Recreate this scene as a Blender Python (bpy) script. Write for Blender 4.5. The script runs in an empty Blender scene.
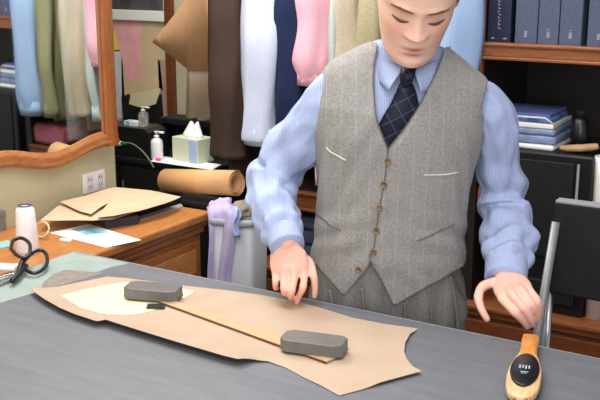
import bpy, bmesh, math, random
from mathutils import Vector, Matrix, noise
random.seed(7)
C = bpy.context.scene.collection
PI = math.pi
# ------------------------------------------------------------------ survey
F = 980.0; PITCH = math.atan(244/980.0); CZ = 1.73; YAW = math.radians(31.164)
cp, sp = math.cos(PITCH), math.sin(PITCH); cy, sy = math.cos(YAW), math.sin(YAW)
def _ray(px, py):
    r = (px-300)/F; u = -(py-200)/F
    fw = cp+u*sp; z = -sp+u*cp
    return (r*cy-fw*sy, r*sy+fw*cy, z)
def onz(px, py, z):
    d = _ray(px, py); t = (z-CZ)/d[2]; return Vector((d[0]*t, d[1]*t, z))
def ony(px, py, y):
    d = _ray(px, py); t = y/d[1]; return Vector((d[0]*t, y, CZ+d[2]*t))
def onx(px, py, x):
    d = _ray(px, py); t = x/d[0]; return Vector((x, d[1]*t, CZ+d[2]*t))

# ------------------------------------------------------------------ materials
def lin(c):
    return tuple(((v/255)/12.92 if v/255 <= .04045 else ((v/255+.055)/1.055)**2.4) for v in c)+(1,)
def newmat(name, col, rough=.6, metal=0, spec=.5, sheen=0, coat=0):
    m = bpy.data.materials.new(name); m.use_nodes = True
    b = m.node_tree.nodes['Principled BSDF']
    b.inputs['Base Color'].default_value = lin(col); b.inputs['Roughness'].default_value = rough
    b.inputs['Metallic'].default_value = metal; b.inputs['Specular IOR Level'].default_value = spec
    if sheen: b.inputs['Sheen Weight'].default_value = sheen
    if coat: b.inputs['Coat Weight'].default_value = coat; b.inputs['Coat Roughness'].default_value = .2
    return m
def N(m, t, **kw):
    n = m.node_tree.nodes.new(t)
    for k, v in kw.items():
        if k in n.inputs: n.inputs[k].default_value = v
        else: setattr(n, k, v)
    return n
def L(m, a, b): m.node_tree.links.new(a, b)
def bsdf(m): return m.node_tree.nodes['Principled BSDF']
def coords(m, scale=(1, 1, 1), rot=(0, 0, 0)):
    t = N(m, 'ShaderNodeTexCoord'); mp = N(m, 'ShaderNodeMapping')
    mp.inputs['Scale'].default_value = scale; mp.inputs['Rotation'].default_value = rot
    L(m, t.outputs['Object'], mp.inputs['Vector']); return mp.outputs['Vector']
def noisy(name, c1, c2, rough=.7, scale=30, stretch=(1, 1, 1), bump=0, bscale=None, detail=4, spec=.4, lo=.35, hi=.65, **kw):
    m = newmat(name, c1, rough, spec=spec, **kw)
    v = coords(m, stretch)
    n = N(m, 'ShaderNodeTexNoise'); n.inputs['Scale'].default_value = scale; n.inputs['Detail'].default_value = detail
    L(m, v, n.inputs['Vector'])
    r = N(m, 'ShaderNodeValToRGB')
    r.color_ramp.elements[0].position = lo; r.color_ramp.elements[1].position = hi
    r.color_ramp.elements[0].color = lin(c1); r.color_ramp.elements[1].color = lin(c2)
    L(m, n.outputs['Fac'], r.inputs['Fac']); L(m, r.outputs['Color'], bsdf(m).inputs['Base Color'])
    if bump:
        nb = N(m, 'ShaderNodeTexNoise'); nb.inputs['Scale'].default_value = bscale or scale; nb.inputs['Detail'].default_value = 3
        L(m, v, nb.inputs['Vector'])
        b = N(m, 'ShaderNodeBump'); b.inputs['Strength'].default_value = bump; b.inputs['Distance'].default_value = .01
        L(m, nb.outputs['Fac'], b.inputs['Height']); L(m, b.outputs['Normal'], bsdf(m).inputs['Normal'])
    return m
def wood(name, c1, c2, axis=(1, 1, 1), rough=.35, scale=14):
    return noisy(name, c1, c2, rough, scale, axis, bump=.05, spec=.5, lo=.3, hi=.7, detail=6)

def striped(name, base, line, freq, width, axes, rough=.8, c2=None, nscale=300, mix=1.0, sheen=0, bump=.15, rot=(0, 0, 0)):
    """woven cloth: fine grain plus thin lines across the listed object axes"""
    m = newmat(name, base, rough, spec=.2, sheen=sheen)
    v = coords(m, (1, 1, 1), rot)
    n = N(m, 'ShaderNodeTexNoise'); n.inputs['Scale'].default_value = nscale; n.inputs['Detail'].default_value = 3
    L(m, v, n.inputs['Vector'])
    r = N(m, 'ShaderNodeValToRGB'); r.color_ramp.elements[0].position = .35; r.color_ramp.elements[1].position = .65
    r.color_ramp.elements[0].color = lin(base); r.color_ramp.elements[1].color = lin(c2 or base)
    L(m, n.outputs['Fac'], r.inputs['Fac']); col = r.outputs['Color']
    sep = N(m, 'ShaderNodeSeparateXYZ'); L(m, v, sep.inputs[0])
    for a in axes:
        mu = N(m, 'ShaderNodeMath', operation='MULTIPLY'); mu.inputs[1].default_value = freq
        L(m, sep.outputs[a], mu.inputs[0])
        fr = N(m, 'ShaderNodeMath', operation='FRACT'); L(m, mu.outputs[0], fr.inputs[0])
        lt = N(m, 'ShaderNodeMath', operation='LESS_THAN'); lt.inputs[1].default_value = width
        L(m, fr.outputs[0], lt.inputs[0])
        sc = N(m, 'ShaderNodeMath', operation='MULTIPLY'); sc.inputs[1].default_value = mix
        L(m, lt.outputs[0], sc.inputs[0])
        mx = N(m, 'ShaderNodeMix', data_type='RGBA'); L(m, sc.outputs[0], mx.inputs['Factor'])
        L(m, col, mx.inputs['A']); mx.inputs['B'].default_value = lin(line); col = mx.outputs['Result']
    L(m, col, bsdf(m).inputs['Base Color'])
    if bump:
        b = N(m, 'ShaderNodeBump'); b.inputs['Strength'].default_value = bump; b.inputs['Distance'].default_value = .003
        L(m, n.outputs['Fac'], b.inputs['Height']); L(m, b.outputs['Normal'], bsdf(m).inputs['Normal'])
    return m

M = {}
M['wall'] = noisy('wall_paint', (196, 190, 158), (186, 180, 148), .8, 6)
M['floor'] = noisy('carpet', (96, 82, 72), (78, 66, 58), .9, 200)
M['orange_wood'] = wood('mirror_wood', (158, 96, 48), (138, 78, 34), (6, 6, 1))
M['orange_wood_light'] = wood('mirror_moulding_wood', (176, 116, 66), (150, 90, 46), (2, 2, 6))
M['cred_wood'] = wood('credenza_wood', (160, 98, 48), (130, 74, 34), (6, 1, 8))
M['cred_top'] = wood('credenza_top_wood', (190, 128, 70), (164, 102, 52), (8, 1, 8))
M['case_wood'] = wood('bookcase_wood', (122, 68, 36), (96, 50, 26), (1, 6, 8))
M['case_light'] = wood('shelf_edge_wood', (152, 92, 54), (124, 70, 38), (1, 6, 8))
M['case_dark'] = wood('bookcase_inside_wood', (30, 20, 15), (22, 14, 11), (4, 6, 1), .6)  # bookcase wood darkened in colour to stand for shade inside the case
M['mint'] = noisy('tabletop_laminate', (150, 164, 158), (140, 153, 148), .5, 10)
M['kraft'] = noisy('kraft_paper', (180, 158, 138), (174, 151, 129), .8, 9)
M['kraft_lit'] = noisy('kraft_paper_lit', (206, 178, 148), (198, 168, 137), .8, 9)  # kraft lightened in colour to stand for stronger light on the credenza
M['kraft_dark'] = noisy('kraft_paper_dark', (196, 152, 112), (186, 142, 102), .8, 9)
M['kraft_roll'] = noisy('kraft_roll_paper', (210, 164, 112), (196, 148, 98), .7, 9)
M['cream'] = noisy('cream_paper', (226, 214, 176), (220, 208, 168), .8, 9)
M['manila'] = noisy('manila_paper', (218, 192, 158), (208, 182, 146), .8, 9)
M['white_paper'] = newmat('white_paper', (244, 243, 240), .8)
M['grey_paper'] = noisy('printed_paper', (222, 222, 228), (208, 208, 218), .8, 40)
M['pink_paper'] = noisy('pink_paper', (240, 178, 182), (232, 166, 172), .8, 20)
M['hot_pink'] = newmat('hot_pink_note', (255, 90, 190), .7)
M['yellow'] = newmat('yellow_note', (250, 214, 90), .8)
M['iron'] = noisy('cast_iron', (104, 101, 98), (96, 93, 90), .42, 25, bump=.03, spec=.5)
M['ruler'] = wood('ruler_wood', (196, 164, 126), (180, 146, 108), (2, 12, 2), .5)
M['brush_wood'] = wood('brush_wood', (222, 150, 72), (196, 122, 52), (10, 2, 2), .35)
M['brush_rim'] = wood('brush_rim_wood', (224, 186, 140), (206, 160, 112), (10, 2, 2), .35)
M['black_gloss'] = newmat('black_plastic', (18, 18, 20), .35)
M['black'] = noisy('black_panel', (24, 25, 28), (18, 18, 21), .55, 40)
M['black_matt'] = newmat('black_matt', (12, 12, 13), .8)
M['chrome'] = newmat('brushed_steel', (190, 192, 196), .3, metal=1)
M['satin'] = newmat('satin_grey_metal', (150, 151, 155), .45, metal=.5)
M['steel'] = newmat('steel', (205, 205, 205), .25, metal=1)
M['mirror'] = newmat('mirror_glass', (235, 238, 236), .03, metal=1)
M['white_plastic'] = newmat('white_plastic', (236, 234, 230), .4)
M['thread'] = noisy('thread', (246, 244, 244), (232, 228, 230), .8, 60, (1, 1, 14), bump=.3)
M['grey_plastic'] = newmat('grey_plastic', (150, 151, 156), .5)
M['grey_box'] = noisy('grey_card', (128, 124, 120), (112, 108, 106), .7, 30)
M['navy_box'] = newmat('navy_card', (38, 42, 52), .6)
M['binder_grey'] = noisy('grey_cloth_binder', (84, 92, 116), (72, 80, 104), .7, 120)
M['binder_navy'] = noisy('navy_cloth_binder', (34, 42, 68), (28, 34, 56), .6, 120)
M['spine_mark'] = newmat('pale_foil', (168, 176, 196), .5)
M['lavender'] = noisy('lavender_cloth', (186, 172, 208), (168, 158, 200), .85, 14, bump=.2)
M['blue_scrap'] = noisy('pale_blue_cloth', (176, 192, 226), (160, 178, 216), .85, 14, bump=.2)
M['taupe'] = noisy('taupe_cloth', (150, 136, 120), (126, 112, 98), .85, 20, bump=.2)
M['navy_fold'] = noisy('blue_grey_cloth', (58, 70, 92), (44, 54, 74), .85, 30)
M['green'] = newmat('green_plastic', (30, 130, 80), .4)
M['aqua'] = newmat('aqua_card', (120, 200, 226), .5)
M['pale_green'] = newmat('pale_green_card', (206, 212, 184), .6)
M['blue_pack'] = noisy('packed_blue_cloth', (120, 150, 204), (66, 92, 150), .5, 26)
M['tan_cloth'] = noisy('tan_cloth', (196, 160, 122), (176, 138, 100), .8, 20)
M['clear'] = newmat('clear_plastic', (244, 248, 250), .05)
bsdf(M['clear']).inputs['Transmission Weight'].default_value = .85; bsdf(M['clear']).inputs['IOR'].default_value = 1.3
M['film'] = newmat('plastic_film', (250, 250, 250), .12)
bsdf(M['film']).inputs['Alpha'].default_value = .16

def mat_mat():
    m = noisy('cutting_mat_vinyl', (108, 109, 114), (100, 101, 106), .5, 5, (1.2, 9, 1), spec=.4)
    col = bsdf(m).inputs['Base Color'].links[0].from_socket
    v = coords(m); sep = N(m, 'ShaderNodeSeparateXYZ'); L(m, v, sep.inputs[0])
    for a in (0, 1):
        mu = N(m, 'ShaderNodeMath', operation='MULTIPLY'); mu.inputs[1].default_value = 1/.0508
        L(m, sep.outputs[a], mu.inputs[0])
        fr = N(m, 'ShaderNodeMath', operation='FRACT'); L(m, mu.outputs[0], fr.inputs[0])
        lt = N(m, 'ShaderNodeMath', operation='LESS_THAN'); lt.inputs[1].default_value = .03
        L(m, fr.outputs[0], lt.inputs[0])
        sc = N(m, 'ShaderNodeMath', operation='MULTIPLY'); sc.inputs[1].default_value = .14
        L(m, lt.outputs[0], sc.inputs[0])
        mx = N(m, 'ShaderNodeMix', data_type='RGBA'); L(m, sc.outputs[0], mx.inputs['Factor'])
        L(m, col, mx.inputs['A']); mx.inputs['B'].default_value = lin((140, 142, 146)); col = mx.outputs['Result']
    L(m, col, bsdf(m).inputs['Base Color'])
    return m
M['mat'] = mat_mat()
M['vest'] = striped('grey_wool', (152, 149, 146), (182, 179, 174), 1/.034, .045, (0,), .9, c2=(132, 129, 126), nscale=200, mix=.35, sheen=.1, bump=.25)
M['trousers'] = striped('grey_wool_trousers', (134, 131, 127), (158, 154, 150), 1/.034, .045, (0,), .9, c2=(114, 111, 108), nscale=260, mix=.35, bump=.25)
M['shirt'] = striped('blue_striped_cotton', (156, 168, 202), (182, 191, 218), 1/.0055, .4, (0,), .75, c2=(147, 159, 196), nscale=200, mix=.45)
M['tie'] = striped('navy_check_silk', (22, 26, 46), (74, 82, 112), 1/.03, .08, (0, 2), .45, c2=(16, 18, 34), nscale=120, mix=.5, rot=(0, .5, 0))
M['button'] = noisy('horn_button', (140, 112, 78), (104, 80, 54), .4, 90)
M['welt'] = newmat('welt_stitch', (196, 190, 182), .8)
M['seam'] = noisy('dark_wool_edge', (104, 100, 95), (92, 88, 84), .9, 100)
M['hair'] = noisy('brown_hair', (74, 52, 38), (52, 36, 26), .6, 80, (1, 1, .2), bump=.3)
M['brow'] = noisy('brow_hair', (122, 88, 68), (100, 70, 54), .8, 120)
M['lash'] = newmat('dark_lash', (84, 56, 46), .7)
M['eye'] = newmat('eye_white', (226, 220, 214), .2)
M['shoe'] = newmat('black_leather', (22, 20, 20), .35)
def skin_mat():
    m = newmat('skin', (226, 176, 152), .5, spec=.35)
    a = N(m, 'ShaderNodeVertexColor', layer_name='Col')
    L(m, a.outputs['Color'], bsdf(m).inputs['Base Color'])
    bsdf(m).inputs['Subsurface Weight'].default_value = .08
    bsdf(m).inputs['Subsurface Radius'].default_value = (.012, .005, .003)
    return m
M['skin'] = skin_mat()
def cloth(name, c1, c2=None, nscale=60):
    c2 = c2 or tuple(max(0, v-12) for v in c1)
    return noisy(name, c1, c2, .85, nscale*3, (1, 1, .6), bump=.06, bscale=200, spec=.2)

# ------------------------------------------------------------------ mesh helpers
def obj(name, vf, mat, parent=None, smooth=False, loc=None, rot=None):
    """vf = (verts, faces) or a bmesh"""
    me = bpy.data.meshes.new(name)
    if isinstance(vf, bmesh.types.BMesh):
        bmesh.ops.recalc_face_normals(vf, faces=vf.faces[:]); vf.to_mesh(me); vf.free()
    else:
        me.from_pydata([tuple(v) for v in vf[0]], [], vf[1])
        b = bmesh.new(); b.from_mesh(me); bmesh.ops.recalc_face_normals(b, faces=b.faces[:]); b.to_mesh(me); b.free()
    if isinstance(mat, str): mat = M[mat]
    me.materials.append(mat)
    if smooth:
        for p in me.polygons: p.use_smooth = True
    o = bpy.data.objects.new(name, me); C.objects.link(o)
    if parent: o.parent = parent
    if loc is not None: o.location = loc
    if rot is not None: o.rotation_euler = rot
    return o
def tag(o, label, cat, group=None):
    o['label'] = label; o['category'] = cat
    if group: o['group'] = group
    return o
def thing(name, label, cat, loc=(0, 0, 0), rz=0, group=None, rot=None):
    o = bpy.data.objects.new(name, None); C.objects.link(o); o.empty_display_size = .05
    o.location = loc; o.rotation_euler = rot or (0, 0, rz); return tag(o, label, cat, group)
def struct(o):
    o['kind'] = 'structure'; return o
def merge(*parts):
    V, Fc = [], []
    for v, f in parts:
        k = len(V); V += [tuple(p) for p in v]; Fc += [tuple(i+k for i in q) for q in f]
    return V, Fc
def box(x0, x1, y0, y1, z0, z1, bev=0, seg=2):
    b = bmesh.new(); bmesh.ops.create_cube(b, size=1)
    for v in b.verts:
        v.co = ((x0+x1)/2+v.co.x*(x1-x0), (y0+y1)/2+v.co.y*(y1-y0), (z0+z1)/2+v.co.z*(z1-z0))
    if bev: bmesh.ops.bevel(b, geom=b.edges[:], offset=bev, segments=seg, profile=.5, affect='EDGES')
    return b2vf(b)
def b2vf(b):
    b.verts.index_update()
    r = ([v.co.copy() for v in b.verts], [tuple(v.index for v in f.verts) for f in b.faces]); b.free(); return r
def prism(poly, z0, z1, bev=0):
    b = bmesh.new()
    vs = [b.verts.new((x, y, z0)) for x, y in poly]
    f = b.faces.new(vs); r = bmesh.ops.extrude_face_region(b, geom=[f])
    for v in [g for g in r['geom'] if isinstance(g, bmesh.types.BMVert)]: v.co.z = z1
    if bev:
        bmesh.ops.bevel(b, geom=[e for e in b.edges], offset=bev, segments=2, profile=.5, affect='EDGES')
    return b2vf(b)
def lathe(prof, seg=32, c=(0, 0, 0), cap=True):
    V, Fc = [], []
    for r, z in prof:
        for i in range(seg):
            a = 2*PI*i/seg; V.append((c[0]+r*math.cos(a), c[1]+r*math.sin(a), c[2]+z))
    for j in range(len(prof)-1):
        for i in range(seg):
            Fc.append((j*seg+i, j*seg+(i+1) % seg, (j+1)*seg+(i+1) % seg, (j+1)*seg+i))
    if cap:
        Fc.append(tuple(range(seg))[::-1]); Fc.append(tuple((len(prof)-1)*seg+i for i in range(seg)))
    return V, Fc
def loft(rings, cap=True, closed=True):
    n = len(rings[0]); V = [tuple(p) for r in rings for p in r]; Fc = []
    for j in range(len(rings)-1):
        for i in range(n if closed else n-1):
            k = (i+1) % n; Fc.append((j*n+i, j*n+k, (j+1)*n+k, (j+1)*n+i))
    if cap and closed: Fc.append(tuple(range(n))[::-1]); Fc.append(tuple((len(rings)-1)*n+i for i in range(n)))
    return V, Fc
def smoothpts(pts, n):
    """Catmull-Rom through tuples of any length"""
    P = [tuple(p) for p in pts]; out = []
    for i in range(len(P)-1):
        p0, p1, p2, p3 = P[max(i-1, 0)], P[i], P[i+1], P[min(i+2, len(P)-1)]
        for k in range(n):
            t = k/n
            out.append(tuple(.5*(2*b+(c-a)*t+(2*a-5*b+4*c-d)*t*t+(3*b-a-3*c+d)*t**3) for a, b, c, d in zip(p0, p1, p2, p3)))
    out.append(P[-1]); return out
def tube(pts, rad, seg=12, cap=True, flat=1.0, up=(0, 0, 1), roundend=False):
    P = [Vector(p[:3]) for p in pts]; R = rad if isinstance(rad, (list, tuple)) else [rad]*len(P)
    rings = []; T0 = None; nrm = None
    for i, p in enumerate(P):
        t = (P[min(i+1, len(P)-1)]-P[max(i-1, 0)]).normalized()
        if nrm is None:
            nrm = Vector(up).cross(t)
            if nrm.length < 1e-3: nrm = Vector((1, 0, 0)).cross(t)
            nrm.normalize()
        else:
            nrm = (nrm-t*nrm.dot(t)).normalized()
        bn = t.cross(nrm)
        rings.append([p+nrm*R[i]*math.cos(a)+bn*R[i]*flat*math.sin(a) for a in (2*PI*k/seg for k in range(seg))])
    if roundend:
        for e, s in ((0, -1), (len(P)-1, 1)):
            t = (P[1]-P[0]).normalized() if e == 0 else (P[-1]-P[-2]).normalized()
            extra = []
            for q in (.35, .65, .85, .97):
                k = math.sqrt(1-q*q); c = P[e]
                extra.append([c+(v-c)*k+t*s*R[e]*q for v in rings[e if e == 0 else -1]] if e == 0 else [c+(v-c)*k+t*s*R[e]*q for v in base_last])
            if e == 0: rings = extra[::-1]+rings; base_last = rings[-1]
            else: rings = rings+extra
    return loft(rings, cap)
def xf(vf, mtx):
    return [mtx @ Vector(v) for v in vf[0]], vf[1]
def T(x, y, z): return Matrix.Translation((x, y, z))
def RX(a): return Matrix.Rotation(a, 4, 'X')
def RY(a): return Matrix.Rotation(a, 4, 'Y')
def RZ(a): return Matrix.Rotation(a, 4, 'Z')
def gridpoly(poly, step, hfun, thick=.0012, plane='xy'):
    """a paper sheet: polygon cut on a grid, lifted by hfun, with thickness"""
    b = bmesh.new(); b.faces.new([b.verts.new((x, y, 0)) for x, y in poly])
    xs = [p[0] for p in poly]; ys = [p[1] for p in poly]
    x = min(xs)+step
    while x < max(xs):
        bmesh.ops.bisect_plane(b, geom=b.verts[:]+b.edges[:]+b.faces[:], plane_co=(x, 0, 0), plane_no=(1, 0, 0)); x += step
    y = min(ys)+step
    while y < max(ys):
        bmesh.ops.bisect_plane(b, geom=b.verts[:]+b.edges[:]+b.faces[:], plane_co=(0, y, 0), plane_no=(0, 1, 0)); y += step
    bmesh.ops.remove_doubles(b, verts=b.verts[:], dist=1e-6)
    r = bmesh.ops.extrude_face_region(b, geom=b.faces[:])
    top = set(g for g in r['geom'] if isinstance(g, bmesh.types.BMVert))
    for v in b.verts:
        v.co.z = hfun(v.co.x, v.co.y)+(thick if v in top else 0)
    return b2vf(b)
def seg_dist(p, a, b):
    ax, ay = a; bx, by = b; dx, dy = bx-ax, by-ay
    t = max(0, min(1, ((p[0]-ax)*dx+(p[1]-ay)*dy)/(dx*dx+dy*dy+1e-12)))
    return math.hypot(p[0]-ax-t*dx, p[1]-ay-t*dy)
def pl_dist(p, pl): return min(seg_dist(p, pl[i], pl[i+1]) for i in range(len(pl)-1))
def baked(vf_or_parts, voxel, smooth=0, name='tmp'):
    """voxel-join overlapping shells into one continuous surface"""
    me = bpy.data.meshes.new(name); me.from_pydata([tuple(v) for v in vf_or_parts[0]], [], vf_or_parts[1])
    b = bmesh.new(); b.from_mesh(me); bmesh.ops.recalc_face_normals(b, faces=b.faces[:]); b.to_mesh(me); b.free()
    o = bpy.data.objects.new(name, me); C.objects.link(o)
    md = o.modifiers.new('r', 'REMESH'); md.mode = 'VOXEL'; md.voxel_size = voxel; md.adaptivity = 0
    if smooth:
        s = o.modifiers.new('s', 'SMOOTH'); s.factor = .5; s.iterations = smooth
    dg = bpy.context.evaluated_depsgraph_get(); dg.update()
    e = o.evaluated_get(dg); m2 = e.to_mesh()
    V = [v.co.copy() for v in m2.vertices]; Fc = [tuple(p.vertices) for p in m2.polygons]
    e.to_mesh_clear(); bpy.data.objects.remove(o); bpy.data.meshes.remove(me)
    return V, Fc

# ================================================================== SETTING
XW, YB = -2.5, 3.72            # left wall plane, back wall plane
struct(obj('floor', box(-4, 1.6, -.6, 3.85, -.06, 0), 'floor'))
struct(obj('wall_left', box(-4, XW, -.6, 2.77, 0, 2.7), 'wall'))
struct(obj('wall_back', box(-4, 1.6, YB, YB+.1, 0, 2.7), 'wall'))
struct(obj('wall_far_left', box(-4.1, -4, 2.6, YB+.1, 0, 2.7), 'wall'))
tx0 = ony(165.5, 70, YB-.03).x; tx1 = ony(172.5, 70, YB-.03).x
struct(obj('trim_1', box(tx0, tx1, YB-.03, YB, 0, 2.7, .004), 'case_wood'))

# ------------------------------------------------------------------ cutting table
TZ = .90
t = thing('cutting_table', 'large cutting table with pale mint top under the dark grey mat', 'table', (-1.0, 1.3, 0))
obj('tabletop', box(-.98, 1.3, -.75, .70, TZ-.045, TZ-.004, .004), 'mint', t)
obj('edge_trim', box(-.98, 1.3, .692, .7005, TZ-.045, TZ-.004, .001), newmat('pale_edge_trim', (158, 160, 163), .45), t)
obj('apron', merge(box(-.9, 1.2, .6, .62, TZ-.14, TZ-.045), box(-.9, 1.2, -.66, -.64, TZ-.14, TZ-.045), box(-.9, -.88, -.64, .6, TZ-.14, TZ-.045), box(1.18, 1.2, -.64, .6, TZ-.14, TZ-.045)), 'case_wood', t)
for sx in (-.87, 1.17):
    for s_ in (-.63, .59):
        obj('leg', box(sx-.035, sx+.035, s_-.035, s_+.035, 0, TZ-.045, .004), 'case_wood', t)
ME = [tuple(onz(*q, TZ)[:2]) for q in ((128, 263.5),)]
mp = [(-1.755, 1.985), (.25, 1.985), (.25, .6), (-1.80, .6), (-1.815, 1.57), (-1.80, 1.66), (-1.775, 1.93)]
tag(obj('cutting_mat', prism(mp, TZ-.004, TZ), 'mat'), 'dark grey gridded cutting mat covering most of the table', 'cutting mat')
# flat brownish grey patch on the mat beside the shears
cc = [tuple(onz(*q, TZ)[:2]) for q in ((40, 290), (44, 282), (53, 274), (66, 270), (82, 271), (104, 273), (76, 281), (52, 288))]
tag(obj('mat_patch', prism(cc, TZ-.003, TZ+.0005), noisy('brown_patch', (140, 130, 120), (124, 114, 106), .9, 60)), 'brownish grey patch between shears and pattern', 'scrap')

# ------------------------------------------------------------------ kraft pattern, cream paper, ruler, weights, brush
def tz(pts, z=TZ): return [tuple(onz(px, py, z)[:2]) for px, py in pts]
PAT = [(30, 293.5), (68, 285.5), (107, 277.5), (127, 279), (160, 283), (190, 287), (225, 291), (262, 296), (300, 303), (328, 311), (352, 318.5), (385, 325), (418, 329.5),
       (410, 337), (405, 346), (404, 355), (407, 363), (413, 370), (421.5, 374.5), (381, 385.5), (339, 396.5),
       (322, 387), (303, 378), (286, 368.5), (268, 362.5), (254, 363), (238, 367), (225, 364), (180, 350.5), (140, 338), (106, 327), (96, 327.5), (75, 320.5), (60, 314), (45, 305.5), (36, 299)]
pat = tz(PAT)
lift_edges = [(tz([(30, 293.5), (36, 299), (45, 305.5), (60, 314), (75, 320.5), (96, 327.5)]), 0.015, .04), (tz([(106, 327), (140, 338), (180, 350.5), (225, 364), (238, 367)]), 0.017, .05),
              (tz([(410, 337), (405, 346), (404, 355), (407, 363), (413, 370), (421.5, 374.5), (381, 385.5)]), .006, .03)]
W1 = onz(153, 294, TZ); W2 = onz(314, 350, TZ)
def pat_h(x, y):
    h = .0008
    for pl, a, s in lift_edges:
        h = max(h, a*math.exp(-(pl_dist((x, y), pl)/s)**1.5))
    h *= min(1, max(.05, (math.hypot(x-W1.x, y-W1.y)-.08)/.08))*min(1, max(.05, (math.hypot(x-W2.x, y-W2.y)-.08)/.08))
    return TZ+.0006+h
tag(obj('paper_pattern', gridpoly(pat, .012, pat_h), 'kraft', smooth=False), 'large kraft paper jacket pattern lying on the grey cutting mat', 'paper pattern')
CR = [(60, 297.5), (92, 289), (125, 283), (150, 285), (176, 288), (195, 292.5), (184, 299), (170, 306), (150, 312.5), (130, 317), (107, 317), (80, 310)]
tag(obj('pattern_piece', gridpoly(tz(CR), .012, lambda x, y: pat_h(x, y)+.0016, .0008), 'cream'), 'small cream paper piece under the left iron weight', 'paper')
PZ = TZ+.0045
def stick(a, b, w, z, th):
    A = onz(*a, z); B = onz(*b, z); d = (B-A); L_ = d.length; d.normalize()
    return A, math.atan2(d.y, d.x), L_
A, ang, L_ = stick((140, 292.5), (331, 361), .02, PZ, .004)
r = thing('wooden_ruler', 'thin wooden ruler running between the two iron weights', 'ruler', A, ang)
obj('stick', box(0, L_, -.015, .015, 0, .0042, .0008), 'ruler', r)
obj('edge_strip', box(0, L_, -.017, -.015, 0, .003), 'case_wood', r)
def weight(c, ang, lab):
    w = thing('iron_weight', lab, 'weight', c, ang, 'iron pattern weights')
    a, b, h = .070, .033, .026
    pl = [(-a, -b+.012), (-a+.016, -b), (a-.016, -b), (a, -b+.012), (a, b-.012), (a-.016, b), (-a+.016, b), (-a, b-.012)]
    obj('casting', prism(pl, 0, h, .0022), 'iron', w)
    obj('base_rim', prism([(x*1.01, y*1.02) for x, y in pl], 0, .004), 'iron', w)
    return w
wz = PZ+.0043
weight(onz(153.5, 296, wz), math.radians(18), 'grey iron weight at the left end of the ruler, on cream paper')
weight(onz(314, 349, wz), math.radians(12), 'grey iron weight at the right end of the ruler, near the pattern neck curve')
tag(obj('black_strip', xf(box(-.022, .022, -.015, .015, 0, .001), T(*onz(156, 306, TZ+.0065)) @ RZ(.55)), 'black_matt'), 'short black strip peeking out under the left weight', 'strip')  # flat black rectangle at the near side of the weight

# clothes brush lying on the mat
A = onz(519.5, 410, TZ); B = onz(530.5, 346, TZ); d = B-A
br = thing('clothes_brush', 'wooden clothes brush with black oval back on the near right of the mat', 'brush', (A.x, A.y, TZ), math.atan2(d.y, d.x)-PI/2)
LB = d.length
def oval(cx, cy_, a, b, n=28, k=2.0): return [(cx+a*math.cos(2*PI*i/n), cy_+b*math.sin(2*PI*i/n)) for i in range(n)]
prof = smoothpts([(.0, .008), (.008, .019), (.035, .029), (.08, .033), (.14, .032), (.185, .025), (.215, .019), (.25, .017), (LB-.008, .018), (LB, .012)], 3)
ol = [(x, y) for y, x in prof]+[(-x, y) for y, x in prof[::-1]]
obj('wooden_body', prism(ol, .012, .028, .004), 'brush_rim', br, True)
hd = [(-.0165, .205), (.0165, .205), (.0165, .25), (.0175, LB-.006), (.012, LB), (-.012, LB), (-.0175, LB-.006), (-.0165, .25)]
obj('handle', prism(hd, .0115, .0295, .004), 'brush_wood', br, True)
obj('oval_pad', prism(oval(0, .122, .0285, .080), .027, .034, .003), 'black_gloss', br, True)
bs = []
for i in range(9):
    for j in range(17):
        x = -.028+.007*i; y = .015+.0105*j
        if (x/.031)**2+((y-.098)/.095)**2 < 1: bs.append(box(x-.0025, x+.0025, y-.0025, y+.0025, 0, .013))
obj('bristles', merge(*bs), 'black_matt', br)['kind'] = 'stuff'
mk = []
for k, (x, y, w, h) in enumerate([(-.010, .082, .003, .018), (-.004, .084, .003, .014), (.002, .082, .003, .019), (.008, .083, .003, .015), (.0, .058, .015, .003), (-.001, .051, .010, .002)]):
    mk.append(box(x-w/2, x+w/2, y+.045-h/2, y+.045+h/2, .0338, .0343))
obj('pale_imprint', merge(*mk), 'spine_mark', br)

# ------------------------------------------------------------------ credenza
KZ = .84
kx0, kx1, ky0, ky1 = XW+.003, -2.035, .9, 2.755
k = thing('credenza', 'orange-brown wooden credenza along the left wall under the mirror', 'credenza', (kx0, ky1, 0))
def kb(x0, x1, y0, y1, z0, z1, b=0): return box(x0-kx0, x1-kx0, y0-ky1, y1-ky1, z0, z1, b)
obj('countertop', kb(kx0, kx1, ky0, ky1, KZ-.03, KZ, .007), 'cred_top', k)
obj('cornice', merge(kb(kx0, kx1-.012, ky0+.01, ky1-.012, KZ-.05, KZ-.03, .004), kb(kx0, kx1-.022, ky0+.01, ky1-.02, KZ-.075, KZ-.05, .004)), 'cred_wood', k)
obj('carcass', kb(kx0, kx1-.035, ky0+.02, ky1-.03, .06, KZ-.075), 'cred_wood', k)
obj('plinth', kb(kx0, kx1-.025, ky0+.02, ky1-.025, 0, .07, .004), 'cred_wood', k)
yy = ky1-.05
for i in range(3):
    y1 = yy-i*.5; y0 = y1-.44
    dr = obj('drawer', kb(kx1-.035, kx1-.02, y0, y1, KZ-.24, KZ-.10, .004), 'cred_wood', k)
    obj('drawer_panel', kb(kx1-.02, kx1-.014, y0+.03, y1-.03, KZ-.215, KZ-.125, .003), 'cred_top', dr)
    obj('knob', xf(lathe([(.004, 0), (.006, .012), (.012, .018), (.010, .026), (.002, .028)], 16), T(kx1-.014-kx0, (y0+y1)/2-ky1, KZ-.17) @ RY(PI/2)), 'steel', dr, True)
    do = obj('door', kb(kx1-.035, kx1-.02, y0, y1, .09, KZ-.27, .004), 'cred_wood', k)
    obj('door_panel', kb(kx1-.02, kx1-.012, y0+.06, y1-.06, .15, KZ-.33, .004), 'cred_top', do)

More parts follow.
